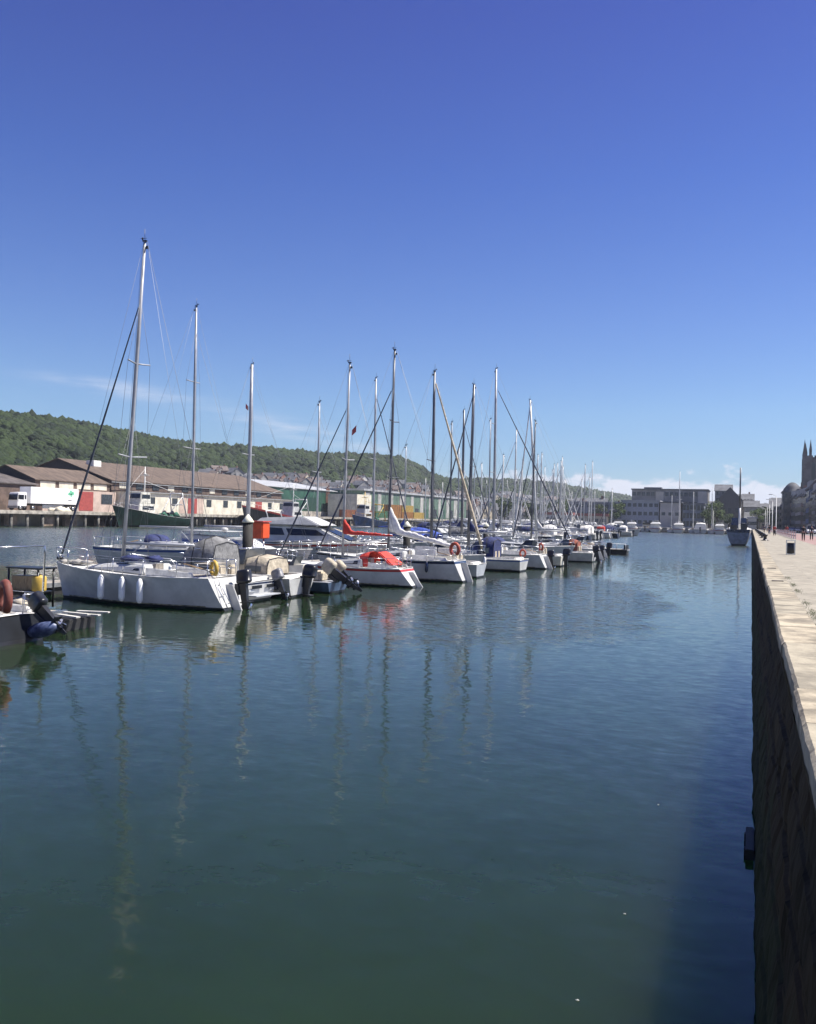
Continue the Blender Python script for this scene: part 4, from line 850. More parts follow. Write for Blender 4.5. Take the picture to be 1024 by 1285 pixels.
def win(parent, loc, w, h, face='E', m=WGR, name='window', frame=None):
    """window lying on a wall; face E = +X wall, W = -X wall, S = -Y wall"""
    key = (name, round(w, 2), round(h, 2), face in 'EW', m.name)
    if key not in WIN:
        b = MB()
        if face in 'EW': b.box(-.06, .06, -w/2, w/2, -h/2, h/2)
        else: b.box(-w/2, w/2, -.06, .06, -h/2, h/2)
        o = b.build(name, m); WIN[key] = o.data
    else:
        o = bpy.data.objects.new(name, WIN[key]); COL.objects.link(o)
    o.parent = parent; o.location = loc
    return o
WIN = {}
def gable(name, label, cat, x0, x1, y0, y1, z0, ze, zr, wm, rm, axis='Y', over=.4, gm=None):
    """gabled building; ridge along axis; ze eaves, zr ridge"""
    cx, cy = (x0+x1)/2, (y0+y1)/2; t = thing(name, label, cat, (cx, cy, z0)); hx, hy = (x1-x0)/2, (y1-y0)/2; e, r = ze-z0, zr-z0
    w = MB(); w.box(-hx, hx, -hy, hy, -.5, e); w.build('wall', wm, t)
    g = MB()
    if axis == 'Y':
        for y in (-hy, hy-.3): g.add([(-hx, y, e), (hx, y, e), (0, y, r), (-hx, y+.3, e), (hx, y+.3, e), (0, y+.3, r)], [(0, 1, 2), (5, 4, 3), (0, 3, 4, 1), (1, 4, 5, 2), (2, 5, 3, 0)])
    else:
        for x in (-hx, hx-.3): g.add([(x, -hy, e), (x, hy, e), (x, 0, r), (x+.3, -hy, e), (x+.3, hy, e), (x+.3, 0, r)], [(0, 1, 2), (5, 4, 3), (0, 3, 4, 1), (1, 4, 5, 2), (2, 5, 3, 0)])
    g.build('gable_wall', gm or wm, t)
    f = MB(); k = (r-e)/(hx if axis == 'Y' else hy)*over
    if axis == 'Y':
        for s in (-1, 1): f.hexa([(0, -hy-over, r+.02), (s*(hx+over), -hy-over, e-k+.02), (s*(hx+over), hy+over, e-k+.02), (0, hy+over, r+.02)], [(0, -hy-over, r+.22), (s*(hx+over), -hy-over, e-k+.22), (s*(hx+over), hy+over, e-k+.22), (0, hy+over, r+.22)])
    else:
        for s in (-1, 1): f.hexa([(-hx-over, 0, r+.02), (-hx-over, s*(hy+over), e-k+.02), (hx+over, s*(hy+over), e-k+.02), (hx+over, 0, r+.02)], [(-hx-over, 0, r+.22), (-hx-over, s*(hy+over), e-k+.22), (hx+over, s*(hy+over), e-k+.22), (hx+over, 0, r+.22)])
    t['_dim'] = 0; del t['_dim']
    return t, f.build('roof', rm, t), (hx, hy, e, r)
DK = mat('shaded_gable_dark', (0.035, 0.032, 0.036), 0.9, var=0.2)  # shade on the -Y gable ends, put into a near-black colour
# hall 2 (larger) with annex
t, rf, d = gable('warehouse', 'large warehouse with long brown roof and dark gable, behind the green trawler', 'warehouse', -172, -140, 166, 246, FQ, 10.3, 15.4, BRW, ROOFB, gm=DK)
win(t, (16.05-32.0/2*0, -39.9+4, 0), .1, .1) if False else None
an = MB().box(16.02, 20, -39.9, 39.9, -.3, 4.9); an.build('annex_wall', CREAM, t); MB().box(16.02, 20.3, -40.1, 40.1, 4.92, 5.15).build('annex_roof', ROOFD, t)
for i, y in enumerate(np.arange(-36, 38, 6.2)):
    win(t, (16.05, y, 6.4), 2.6, 1.4, 'E', CREAM if i % 3 == 0 else WGR, 'clerestory_window')
for i, y in enumerate((-30, -21, -6, 2, 9, 26, 33)):
    win(t, (20.0, y, 2.9), 2.2, 1.9, 'E', WGR)
for y, w in ((19.5, 3.6), (-13.5, 4.0)): win(t, (20.02, y, 2.0), w, 3.9, 'E', DRED, 'door')
for i, (y, w) in enumerate(((-36.5, 5), (-10, 3), (-17.5, 3.0))): win(t, (20.0, y, 2.3), w, 4.4, 'E', PINK, 'painted_panel')
MB().box(3.0, 5.4, -34, -31.2, 11.0, 12.6).build('roof_vent_box', CWHITE, t, bevel=.1)
for y in (-39.5, -13, 13, 39.5): MB().tube([(20.15, y, -.2), (20.15, y, 4.9)], .07, 6).build('downpipe', SILV, t)
MB().box(20.31, 20.5, -40, 40, 4.86, 5.0).build('gutter', SILV, t); MB().box(16.35, 16.5, -40.4, 40.4, 7.0, 7.15).build('gutter', SILV, t)
# hall 1
t, rf, d = gable('warehouse', 'smaller warehouse with lower brown roof directly behind the white lorry trailer', 'warehouse', -156, -140, 142.5, 165.5, FQ, 9.4, 12.3, BRW, ROOFB, gm=DK)
for i in range(4): win(t, (8.05, -8+i*5.4, 5.6), 4.3, 1.3, 'E', CREAM, 'clerestory_window')
MB().box(8.02, 10, -11.3, 11.3, -.3, 4.6).build('annex_wall', PINK, t)
win(t, (10.02, 1.5, 2.3), 4.4, 4.2, 'E', DRED, 'door'); win(t, (10.02, 8.2, 2.9), 3.6, 2.2, 'E', WGR)
# hall 0
t, rf, d = gable('warehouse', 'warehouse with low dark brown roof at the left edge behind the lorry cab', 'warehouse', -160, -139, 90, 141.8, FQ, 8.2, 10.6, BRW, ROOFD, gm=DK)
t = thing('store_shed', 'small flat cream store building at the far left edge beside the lorry cab', 'shed', (-130, 113, FQ))
MB().box(-3, 3, -7, 6.5, -.2, 4.6).build('wall', CREAM, t); MB().box(-3.2, 3.2, -7.2, 6.7, 4.62, 4.85).build('roof', CONW, t); win(t, (3.0, 3.2, 2.2), 2.0, 1.6, 'E', PINK, 'shutter'); win(t, (3.0, -2.2, 2.4), 1.6, 1.4, 'E', WGR)
# lorry (faces left = -Y)
def lorry(loc):
    t = thing('lorry', 'white articulated lorry with a plain box trailer parked on the far quay', 'lorry', loc, 0)
    LW = mat('lorry_white', (.80, .80, .79), .4, var=.05)
    tr = MB().box(-1.4, 1.4, 0, 12.8, 1.35, 4.55).build('trailer_box', LW, t, bevel=.05)
    GRN = mat('leaf_green', (0.15, 0.50, 0.30), 0.6, var=0.1)
    lf = MB(); 
    for (yy, zz, ry_, rz_) in ((10.6, 3.75, .42, .5), (11.2, 3.6, .32, .42), (10.1, 3.45, .3, .3), (10.7, 3.2, .22, .4)):
        n = 14; lf.add([(1.408, yy+ry_*math.cos(2*PI*i/n), zz+rz_*math.sin(2*PI*i/n)) for i in range(n)], [tuple(range(n))])
    lf.build('green_emblem', GRN, tr, fix=False)
    MB().box(1.404, 1.41, 9.9, 10.9, 2.05, 2.3).build('grey_lettering_block', mat('mid_grey', (.2, .2, .22), .6), tr)
    MB().box(-.9, .9, .5, 12.6, .95, 1.33).build('chassis', BLACKP, t); MB().box(1.15, 1.25, 3.2, 8.8, .45, 1.2).build('side_guard', STEEL, t)
    c = MB().hexa([(-1.25, -3.0, .75), (1.25, -3.0, .75), (1.25, -.7, .75), (-1.25, -.7, .75)], [(-1.2, -2.75, 3.35), (1.2, -2.75, 3.35), (1.2, -.7, 3.5), (-1.2, -.7, 3.5)]).build('cab', LW, t, bevel=.12)
    MB().hexa([(-1.05, -3.03, 1.95), (1.05, -3.03, 1.95), (1.05, -2.93, 1.95), (-1.05, -2.93, 1.95)], [(-1.0, -2.86, 3.0), (1.0, -2.86, 3.0), (1.0, -2.78, 3.0), (-1.0, -2.78, 3.0)]).build('windscreen', GLASS, c)
    MB().box(1.215, 1.26, -2.6, -1.5, 2.05, 2.95).build('side_window', GLASS, c); MB().box(1.215, 1.255, -1.3, -.95, 2.1, 2.9).build('sleeper_window', GLASS, c)
    MB().box(1.3, 1.45, -2.95, -2.75, 2.1, 2.9).build('mirror', BLACKP, c)
    MB().box(-1.2, 1.2, -3.08, -2.95, .4, .8).build('bumper', mat('mid_grey', (.2, .2, .22), .6), c)
    for y in (-2.2, .9, 9.0, 10.3, 11.6):
        for x in (-1.05, 1.05):
            w = MB().lathe([(.3, -.15), (.5, -.15), (.52, -.1), (.52, .1), (.5, .15), (.3, .15)], n=18, M=Matrix.Translation((x, y, .52)) @ Matrix.Rotation(PI/2, 4, 'Y')).build('wheel', RUBBER, t)
            MB().lathe([(.05, -.16), (.28, -.16), (.28, .16), (.05, .16)], n=12, M=Matrix.Translation((x, y, .52)) @ Matrix.Rotation(PI/2, 4, 'Y')).build('rim', STEEL, w)
lorry((-130, 129.9, FQ))
o = MB(); 
for i in range(8): o.blob((rs.uniform(-1, 1), rs.uniform(-1.3, 1.3), .1), (.9, 1.2, .5+rs.random()*.3), 2, i, .15)
o = o.build('sand_heap', mat('pale_sand', (.60, .55, .42), .95, var=.15, scale=2, bump=.05, bscale=5)); o.location = (-123.5, 132.5, FQ); tag(o, 'pale heap of sand on the wharf edge below the lorry', 'heap')
# green hangar and striped sheds, containers
HG = mat('green_cladding', (0.025, 0.085, 0.055), 0.6, var=0.2, scale=0.4); SG = mat('pale_green_cladding', (0.09, 0.15, 0.11), 0.65, var=0.15, scale=0.4)
LGP = mat('weathered_white_panel', (.34, .34, .32), .8, var=.2, scale=.4)

t, rf, d = gable('hangar', 'dark green clad hangar on the far quay beyond the red fishing boat', 'hangar', -186, -150, 247, 306, FQ, 12.6, 15.6, HG, SILV, gm=HG)
MB().box(18.02, 18.4, -29, 29, 0, 1.8).build('plinth_wall', CONW, t)
for y in (-16, 8): win(t, (18.05, y, 3.6), 9, 6.6, 'E', mat('dark_green_door', (.015, .05, .035), .6), 'sliding_door')
win(t, (18.1, 22, 7.5), 3.0, 6.5, 'E', RUST, 'rusty_panel')
t = thing('fish_hall', 'long pale hall with alternating white and green wall panels on the far quay', 'hall', (-158, 375, FQ))
MB().box(-18, 18, -66, 66, -.3, 10.4).build('wall', SG, t); MB().box(-18.5, 18.6, -66.5, 66.5, 10.45, 11.2).build('roof', SILV, t)
ys_ = np.linspace(-62, 60, 11)
for i, y in enumerate(ys_):
    win(t, (18.03, float(y), 5.3), (5.5, 3.4, 4.2)[i % 3], 9.6, 'E', LGP, 'white_panel')
for i, y in enumerate(ys_[:-1]+6): win(t, (18.04, float(y), 2.4), 4.4, 4.2, 'E', (WGR, HG)[i % 2], 'door')
MB().box(10, 22, -80, -67, -.2, 8.6).build('end_block', CREAM, t)
CONT = [mat('container_orange', (.26, .12, .03), .6, var=.2), mat('container_rust', (.20, .07, .03), .6, var=.25), mat('container_yellow', (.36, .25, .06), .6, var=.2), mat('container_green', (.04, .12, .06), .6, var=.2)]
def ribbed(y0, L, n=20):
    b = MB(); 
    b.box(-1.2, 1.2, y0, y0+L, 0, 2.6)
    for i in range(n): b.box(1.2, 1.245, y0+L*(i+.15)/n, y0+L*(i+.55)/n, .12, 2.48)
    return b
for i, (y, z, mi, ds) in enumerate(((310, 0, 1, 'rust red container at the near end of the ground row'), (323, 0, 1, 'rust red container second in the ground row'), (336, 0, 3, 'green container in the middle of the ground row'), (349, 0, 0, 'orange container on the ground below another orange one'), (362, 0, 0, 'orange container near the far end of the ground row'), (375, 0, 2, 'yellow container at the far end of the ground row'), (349, 2.62, 0, 'orange container stacked on top of another orange one'), (362.3, 2.62, 2, 'yellow container stacked on an orange one'))):
    o = ribbed(0, 12.2).build('shipping_container', CONT[mi]); o.location = (-130, y-40, FQ+z); tag(o, ds+' on the far quay', 'container', 'shipping containers on the far quay')

# trawlers
def trawler(label, loc, rz, L, B, fs, fb, mh, wheel_x, wh, gantry=True, gm=MASTW, boot=BOOT, mast_top=12, stripe=None, bul=None):
    t = thing('fishing_trawler', label, 'trawler', loc, rz)
    S = hull(t, L, B, fs, fb, mh=mh, tr=-.2, rake=2.2, sw=.85, fine=2.8, boot=boot, stripe=stripe, stripe_w=.35, bootz=.35, deckm=RUST, rail=CREDC if stripe else MASTW)
    a = sheer(S, wheel_x, L); z = a[2]-.3
    bt, tp = trunk(wheel_x, wheel_x+5.2, B*.34, B*.28, z, z, z+2.5, z+2.5, .1, .5, .15); c = MB().hexa(bt, tp).build('deckhouse', wh, t, bevel=.1); side_window(bt, tp, .1, .8, .5, .8, .02).build('window', GLASS, c)
    bt, tp = trunk(wheel_x+1.2, wheel_x+4.3, B*.28, B*.24, z+2.5, z+2.5, z+4.8, z+4.8, .1, .3, .1); c = MB().hexa(bt, tp).build('wheelhouse', wh, t, bevel=.1); side_window(bt, tp, .08, .92, .45, .82, .02).build('window', GLASS, c)
    MB().hexa([(wheel_x+4.18, -B*.2, z+3.6), (wheel_x+4.32, -B*.2, z+3.6), (wheel_x+4.32, B*.2, z+3.6), (wheel_x+4.18, B*.2, z+3.6)], [(wheel_x+3.98, -B*.19, z+4.5), (wheel_x+4.12, -B*.19, z+4.5), (wheel_x+4.12, B*.19, z+4.5), (wheel_x+3.98, B*.19, z+4.5)]).build('front_window', GLASS, c)
    m_ = MB(); mx_ = wheel_x+1.2; m_.tube([(mx_, 0, z+2), (mx_, 0, mast_top)], [.16, .09], 8); m_.tube([(mx_, -1.1, mast_top-1.8), (mx_, 1.1, mast_top-1.8)], .06, 6); m_.tube([(mx_, 0, mast_top-.5), (L-1.2, 0, fb+.4)], .03, 4); m_ = m_.build('mast', gm, t)
    MB().lathe([(.1, 0), (.32, .05), (.35, .2), (.2, .35)], (mx_, 0, mast_top-1.75), 12).build('radar', GEL, m_)
    if gantry:
        g = MB(); gx = 2.2
        for y in (-B*.33, B*.33): g.tube([(gx-1.2, y, fs-.2), (gx, y*.8, fs+4.6), (gx+.1, y*.75, fs+5.6)], .15, 8); g.tube([(gx, y*.8, fs+4.8), (gx+3.8, y*.5, fs+1)], .09, 6)
        g.tube([(gx+.1, -B*.26, fs+5.4), (gx+.1, B*.26, fs+5.4)], .16, 8); g.tube([(gx, 0, fs+5.4), (mx_, 0, mast_top-3)], .05, 5); g.tube([(gx, -B*.26, fs+3), (gx, B*.26, fs+3)], .1, 6); g.build('gantry', gm, t)
        n_ = MB()
        for i in range(9): n_.blob((3.2+i*.45, rs.uniform(-B*.25, B*.25), fs+.2+rs.random()*.5), (.8, .8, .6), 1, i, .3)
        n_.build('net_pile', mat('green_net', (.05, .17, .11), .9, var=.4, scale=2, bump=.1, bscale=4), t); MB().lathe([(.7, -1.1), (.8, -1), (.35, -.9), (.35, .9), (.8, 1), (.7, 1.1)], n=14, M=Matrix.Translation((5.0, 0, fs+.9)) @ Matrix.Rotation(PI/2, 4, 'X')).build('winch', BLACKP, t)
    r_ = MB()
    for sg in (1, -1):
        ps = [S(q) for q in (.55, .65, .75, .85, .94)]
        for q in ps: r_.tube([(q[0], sg*(q[1]-.1), q[2]), (q[0], sg*(q[1]-.1), q[2]+.9)], .035, 5)
        r_.tube([(q[0], sg*(q[1]-.1), q[2]+.9) for q in ps], .04, 5)
    r_.build('deck_rail', gm, t)
    return t, S
trawler('dark green trawler with white gantry moored against the far wharf beneath the warehouse', (-118.2, 163.6, 0), -PI/2, 23, 6.2, 1.9, 4.3, mat('trawler_green', (.012, .05, .035), .45, var=.3, scale=.8), 12.0, mat('trawler_cream', (.62, .6, .52), .6, var=.2), mast_top=12.6)
trawler('dark fishing boat with red sheer and white wheelhouse moored beyond the green trawler', (-118.2, 221, 0), -PI/2, 33, 7, 2.2, 5.4, mat('trawler_black', (.014, .016, .022), .45, var=.3, scale=.8), 5.5, GEL, stripe=RED, boot=BOOTR, mast_top=12.0)
trawler('blue hulled fishing boat with yellow gantry in front of the striped hall', (-112, 262, 0), -PI/2, 22, 6.2, 1.8, 3.8, mat('trawler_blue', (.02, .06, .18), .45, var=.3, scale=.8), 12, GEL, gm=YEL, mast_top=11)

# crane arm
# ------------------------------------------------------------------ hillside town
HW = [mat('house_white', (.50, .49, .46), .9, var=.15, scale=.4), mat('house_cream', (.44, .39, .30), .9, var=.15, scale=.4), mat('house_grey', (.26, .255, .25), .9, var=.2, scale=.4), mat('house_brick', (.22, .12, .09), .9, var=.2, scale=.4)]
HR = [mat('slate_roof', (.10, .105, .12), .7, var=.25, scale=.5), mat('slate_roof_brown', (.14, .11, .10), .8, var=.25, scale=.5)]
COLN = ['white', 'cream', 'grey', 'brick']
tmpl = {}
def house_tmpl(wi, ri):
    t, rf, d = gable('house', '', 'house', -5, 5, -4.5, 4.5, 0, 5.6, 8.6, HW[wi], HR[ri], axis='X')
    for x in (-3, 0, 3):
        for z in (1.6, 4.2): win(t, (x, -4.5, z), 1.1, 1.3, 'S', WGR)
    for y in (-2, 2):
        for z in (1.6, 4.2): win(t, (5.0, y, z), 1.1, 1.3, 'E', WGR)
    MB().box(3.2, 4.0, -.4, .4, 7.6, 9.6).build('chimney', HW[3], rf); return t
nh = 0
for i in range(320):
    q = rs.uniform(8.2, 20.5); s = rs.uniform(0.0, 0.28)
    lim = 0.29+0.08*noise.noise(Vector((q*0.9, 0, 5)))
    if s > lim: continue
    p = hill_point(q, s); wi = rs.choice((0, 1, 2, 2, 2, 3)); ri = rs.choice((0, 0, 1)); key = (wi, ri)
    lab = '%s walled house with %s roof on the hillside' % (COLN[wi], ('blue grey', 'brownish')[ri]); grp = '%s walled %s roofed houses on the lower hillside' % (COLN[wi], ('blue grey', 'brown')[ri])
    loc = (p.x, p.y, p.z-1); sc_ = rs.uniform(.7, 1.05)*(1+max(0, p.y-600)/1500)
    if key not in tmpl:
        h = tmpl[key] = house_tmpl(wi, ri); h.location = loc; h.rotation_euler = (0, 0, rs.uniform(-.5, .9)); h.scale = (sc_,)*3; h['label'] = lab; h['group'] = grp
    else: copy_tree(tmpl[key], loc, rs.uniform(-.5, .9), sc_, lab, grp)
    nh += 1

# ------------------------------------------------------------------ trees
LEAF = foliage_mat('leaf_green', (0.025, 0.045, 0.014), (0.08, 0.12, 0.035), 0.3, 2, .3)
BARK = mat('bark', (0.07, 0.055, 0.04), 0.9, var=0.3)
def tree_geo(h, r, n=1500, seed=0):
    t = thing('broadleaf_tree', '', 'tree'); rr = random.Random(seed); tk = MB()
    tk.tube([(0, 0, -.3), (.05, .02, h*.3), (0, .1, h*.62)], [h*.035, h*.025, h*.012], 8)
    cl = []
    for i in range(11):
        a = i*2.4+rr.random(); e = rr.uniform(.35, .95); c = Vector((math.cos(a)*r*.62*rr.uniform(.4, 1.1), math.sin(a)*r*.62*rr.uniform(.4, 1.1), h*e)); tk.tube([(0, .03, h*rr.uniform(.25, .5)), c*.6+Vector((0, 0, h*.18)), c], [h*.014, h*.008, h*.003], 5); cl.append((c, r*rr.uniform(.28, .5)))
    tk.build('trunk', BARK, t); mb = MB()
    for i in range(n):
        c, cr = rr.choice(cl); d = Vector((rr.gauss(0, 1), rr.gauss(0, 1), rr.gauss(0, .8))).normalized()*cr*rr.random()**.4; p = c+d
        u = Vector((rr.gauss(0, 1), rr.gauss(0, 1), rr.gauss(0, 1))).normalized(); v = u.orthogonal().normalized(); s_ = h*.022*rr.uniform(.6, 1.5)
        mb.add([p-u*s_-v*s_*.6, p+u*s_-v*s_*.5, p+u*s_*.8+v*s_*.6, p-u*s_*.7+v*s_*.7], [(0, 1, 2, 3)])
    mb.build('crown', LEAF, t, fix=False); return t
TT = [tree_geo(10, 4.2, 1600, s) for s in range(3)]; usedT = set()
def tree(x, y, z, h, label, group=None):
    i = rs.randrange(3); sc_ = h/10
    if i not in usedT:
        usedT.add(i); t = TT[i]; t.location = (x, y, z); t.scale = (sc_,)*3; t['label'] = label
        if group: t['group'] = group
        for c in t.children: pass
    else: copy_tree(TT[i], (x, y, z), rs.uniform(0, 6), sc_, label, group)

ordn = ['nearest', 'second', 'third', 'fourth', 'fifth', 'sixth', 'seventh', 'eighth', 'ninth', 'tenth', 'eleventh', 'twelfth', 'thirteenth', 'fourteenth', 'fifteenth', 'sixteenth', 'seventeenth', 'eighteenth', 'nineteenth', 'twentieth']
# ------------------------------------------------------------------ head of basin town
def block(name, label, cat, x0, x1, y0, y1, z0, z1, wm, rows, cols, rm=HR[0], wsz=(1.4, 1.5), face='S', wm2=WGR, roof_h=.5, ecols=0):
    t = thing(name, label, cat, ((x0+x1)/2, (y0+y1)/2, z0)); hx, hy = (x1-x0)/2, (y1-y0)/2; H = z1-z0
    MB().box(-hx, hx, -hy, hy, -.3, H).build('wall', wm, t); MB().box(-hx-.4, hx+.4, -hy-.4, hy+.4, H+.01, H+roof_h).build('roof', rm, t)
    for r_ in range(rows):
        z = H*(r_+.55)/rows
        for c in range(cols):
            if face == 'S': win(t, (-hx+2*hx*(c+.5)/cols, -hy, z), wsz[0], wsz[1], 'S', wm2)
            else: win(t, (-hx, -hy+2*hy*(c+.5)/cols, z), wsz[0], wsz[1], 'W', wm2)
        for c in range(ecols): win(t, (-hx+2*hx*(c+.5)/ecols, -hy, z), wsz[0], wsz[1], 'S', wm2)
    return t
DG = mat('dark_grey_cladding', (.20, .195, .195), .7, var=.2, scale=.2); LG = mat('light_stone_cladding', (.42, .39, .35), .8, var=.12, scale=.2); BG = mat('bluish_grey', (.17, .19, .22), .7, var=.2, scale=.2)
t = block('office_building', 'long dark flat roofed building standing highest at the head of the basin', 'building', -52.5, -18.8, 421, 440, 1.8, 19.0, DG, 4, 16, wsz=(1.5, 1.7))
MB().box(12.6, 16.6, -9.7, -9.52, 10, 16.6).build('pale_panel', LG, t); MB().box(-6, -2.5, -9.7, -9.52, 9.6, 16.4).build('pale_panel', LG, t)
MB().box(-12, -4, -4, 2, 17.71, 18.6).build('roof_plant', DG, t)
block('quay_building', 'low pale building with grey flat roof below the long dark building, left part', 'building', -55, -38.6, 405, 418, 1.8, 13.2, mat('pale_blue_grey', (.33, .35, .38), .8, var=.15), 3, 7, wsz=(1.6, 1.6), rm=SILV)
block('quay_building', 'beige stone block in the middle below the long dark building', 'building', -38, -29.2, 404, 416, 1.8, 12.6, LG, 1, 3, wsz=(1.6, 1.4))
block('quay_building', 'blue grey glazed block right of the beige stone block', 'building', -28.4, -19.5, 404, 417, 1.8, 12.2, BG, 3, 6, wsz=(1.1, 2.2), wm2=GLASS)
block('quay_building', 'low shed with reddish roof left of the head of the basin', 'shed', -92, -76, 398, 408, 1.8, 6.2, HW[0], 1, 5, rm=mat('red_roof', (.30, .11, .09), .8, var=.2), roof_h=1.2)
block('quay_building', 'second low shed with reddish roof nearer the long dark building', 'shed', -73, -60, 398, 408, 1.8, 6.0, HW[1], 1, 4, rm=MATS['red_roof'], roof_h=1.2)
block('apartment_block', 'grey apartment block with pale roof edge left of the long dark building', 'building', -84, -58, 430, 445, 1.8, 12.8, mat('mid_blue_grey', (.22, .23, .26), .8, var=.2), 3, 9, rm=SILV)
t, rf, d = gable('chapel_like_hall', 'dark gabled building with open roof frame right of the long dark building', 'building', -14.5, -4.5, 432, 448, 1.8, 15.5, 20.8, mat('dark_masonry', (.10, .095, .10), .85, var=.2), HR[0])
for x in (-3, 0, 3):
    for z in (4, 8.5): win(t, (x, -8, z), 1.4, 2.2, 'S', WGR)
spec = [(-16.8, -9.2, 450, 23.0, 2, 'tall grey gabled house behind the dark gabled building'), (-4.3, 0.8, 462, 19.0, 1, 'cream gabled house right of the dark gabled building'), (10, 15, 520, 19, 0, 'far white house above the end of the quay road'), (-3.5, 3.2, 455, 15.5, 0, 'white gabled house behind the moored quay boat mast'), (3.6, 9.5, 470, 14.5, 2, 'grey gabled house right of the white one at the head of the basin'), (-3, 2.2, 440, 9.6, 1, 'low cream house in front of the white gabled house'), (4, 9, 446, 10.2, 0, 'small white house behind the trees at the head of the road'), (9.8, 14.6, 480, 16.5, 2, 'narrow grey house where the quay road ends')]
for x0, x1, y0, zt, wi, lab in spec:
    t, rf, d = gable('town_house', lab, 'house', x0, x1, y0, y0+10, 1.8, zt-3, zt, HW[wi], HR[0], axis='X')
    for x in np.linspace(-(x1-x0)/2+1, (x1-x0)/2-1, 3):
        for z in np.arange(1.8, zt-5, 3): win(t, (float(x), -5, float(z)), .9, 1.5, 'S', WGR)
for i, (x, y, h, ds) in enumerate(((-17.5, 402, 9, 'bushy green tree right of the glazed block'), (-14, 405, 11, 'tall green tree at the foot of the dark gabled building'), (-56.5, 401, 10, 'dark green tree at the left end of the pale quay building'), (2.5, 425, 8.5, 'round green tree in front of the low cream house'), (5.5, 428, 9.5, 'green tree at the head of the promenade'), (8.8, 424, 8, 'green tree on the road side at the head of the promenade'), (-9, 402, 6, 'small green tree by the quay steps at the head of the basin'), (-97, 405, 11, 'green tree left of the red roofed sheds'), (-108, 400, 12, 'tall tree far left at the head of the basin'), (-66, 412, 9, 'tree between the two red roofed sheds'))):
    tree(x, y, 1.8, h, ds)
xx = -75; k_ = 0; rs2 = random.Random(77)
while xx < 15:
    wd = rs2.uniform(5.5, 10); yy_ = rs2.uniform(470, 500); H_ = rs2.uniform(12, 20); wi = rs2.choice((0, 0, 1, 2, 2, 3))
    t, rf, d = gable('town_house', '%s walled town house in the long terrace behind the basin' % ['white', 'cream', 'grey', 'brick'][wi], 'house', xx, xx+wd-.1, yy_, yy_+9, 1.8, H_-3, H_, HW[wi], HR[k_ % 2], axis='X' if rs2.random() < .6 else 'Y')
    for x in np.linspace(-wd/2+1.1, wd/2-1.1, 3):
        for z in np.arange(1.8, H_-5.5, 2.9): win(t, (float(x), -4.5, float(z)), .9, 1.5, 'S', WGR)
    MB().box(wd/2-1.6, wd/2-.8, -.5, .3, H_-4.5, H_-.4).build('chimney', HW[3], rf)
    xx += wd; k_ += 1
for i, (x0, x1, H_, wi) in enumerate(((-16.5, -9.5, 7.2, 0), (-8.5, -2.5, 5.6, 2), (-1.5, 2.0, 6.6, 0))):
    block('kiosk_building', '%s flat roofed quayside building, %s from the glazed block' % (['white', 'cream', 'grey'][wi], ordn[i]), 'building', x0, x1, 409, 416, 1.8, H_, HW[wi], 1, 3, rm=SILV, wsz=(1.3, 1.4))
# land behind: filler houses of the town between hill foot and basin
for i in range(64):
    x = rs.uniform(-200, 60) if i < 42 else rs.uniform(-20, 34); y = rs.uniform(500, 800); wi = rs.choice((0, 1, 2, 2)); ri = rs.choice((0, 1)); key = (wi, ri)
    lab = '%s walled house with %s roof in the far town' % (COLN[wi], ('blue grey', 'brownish')[ri]); grp = '%s walled %s roofed houses in the town behind the basin' % (COLN[wi], ('blue grey', 'brown')[ri])
    copy_tree(tmpl.get(key) or list(tmpl.values())[0], (x, y, 1.8), rs.uniform(-.4, .4), rs.uniform(1.3, 1.8), lab, grp)
for i in range(14): tree(rs.uniform(-160, 30), rs.uniform(480, 620), 1.8, rs.uniform(10, 15), 'green tree among the far town houses', 'trees among the houses behind the basin')

# ------------------------------------------------------------------ right hand street
SM = [mat('street_stone_grey', (.13, .125, .125), .9, var=.2, scale=.3), mat('street_brick_dark', (.13, .08, .065), .9, var=.2, scale=.3), mat('street_render_grey', (.24, .23, .22), .9, var=.2, scale=.3), mat('street_blue_front', (.06, .09, .18), .8, var=.2, scale=.3)]
y = 238
nm = ['dark grey stone', 'dark brick', 'grey rendered', 'blue fronted']
for i in range(12):
    wd = rs.uniform(13, 17) if i < 6 else rs.uniform(28, 40); H = (12.5, 14.5, 13, 16.5, 15, 15.5, 16, 17, 18, 19, 19, 20)[i]; mi = (0, 2, 1, 3, 0, 1, 2, 0, 1, 2, 0, 1)[i]
    t = block('terraced_house', '%s terraced building, %s along the street on the right' % (nm[mi], ordn[i]), 'building', 15.5, 27, y, y+wd-.15, 1.79, H-2, SM[mi], 4, int(wd/2.6), face='W', wsz=(1.2, 1.8), ecols=3)
    hy = wd/2-.07
    MB().hexa([(-5.9, -hy, H-3.3), (5.9, -hy, H-3.3), (5.9, hy, H-3.3), (-5.9, hy, H-3.3)], [(-3.5, -hy+.8, H-.3), (3.5, -hy+.8, H-.3), (3.5, hy-.8, H-.3), (-3.5, hy-.8, H-.3)]).build('mansard_roof', HR[i % 2], t)
    for k in (-1, 1): MB().box(-1.2, 1.2, k*(hy-.9)-.35, k*(hy-.9)+.35, H-2, H+1.1).build('chimney', HW[3], t)
    for k in range(3): MB().box(-5.6, -4.2, -hy+wd*(k+.5)/3-.7, -hy+wd*(k+.5)/3+.7, H-3.0, H-1.2).build('dormer', HW[0], t)
    y += wd
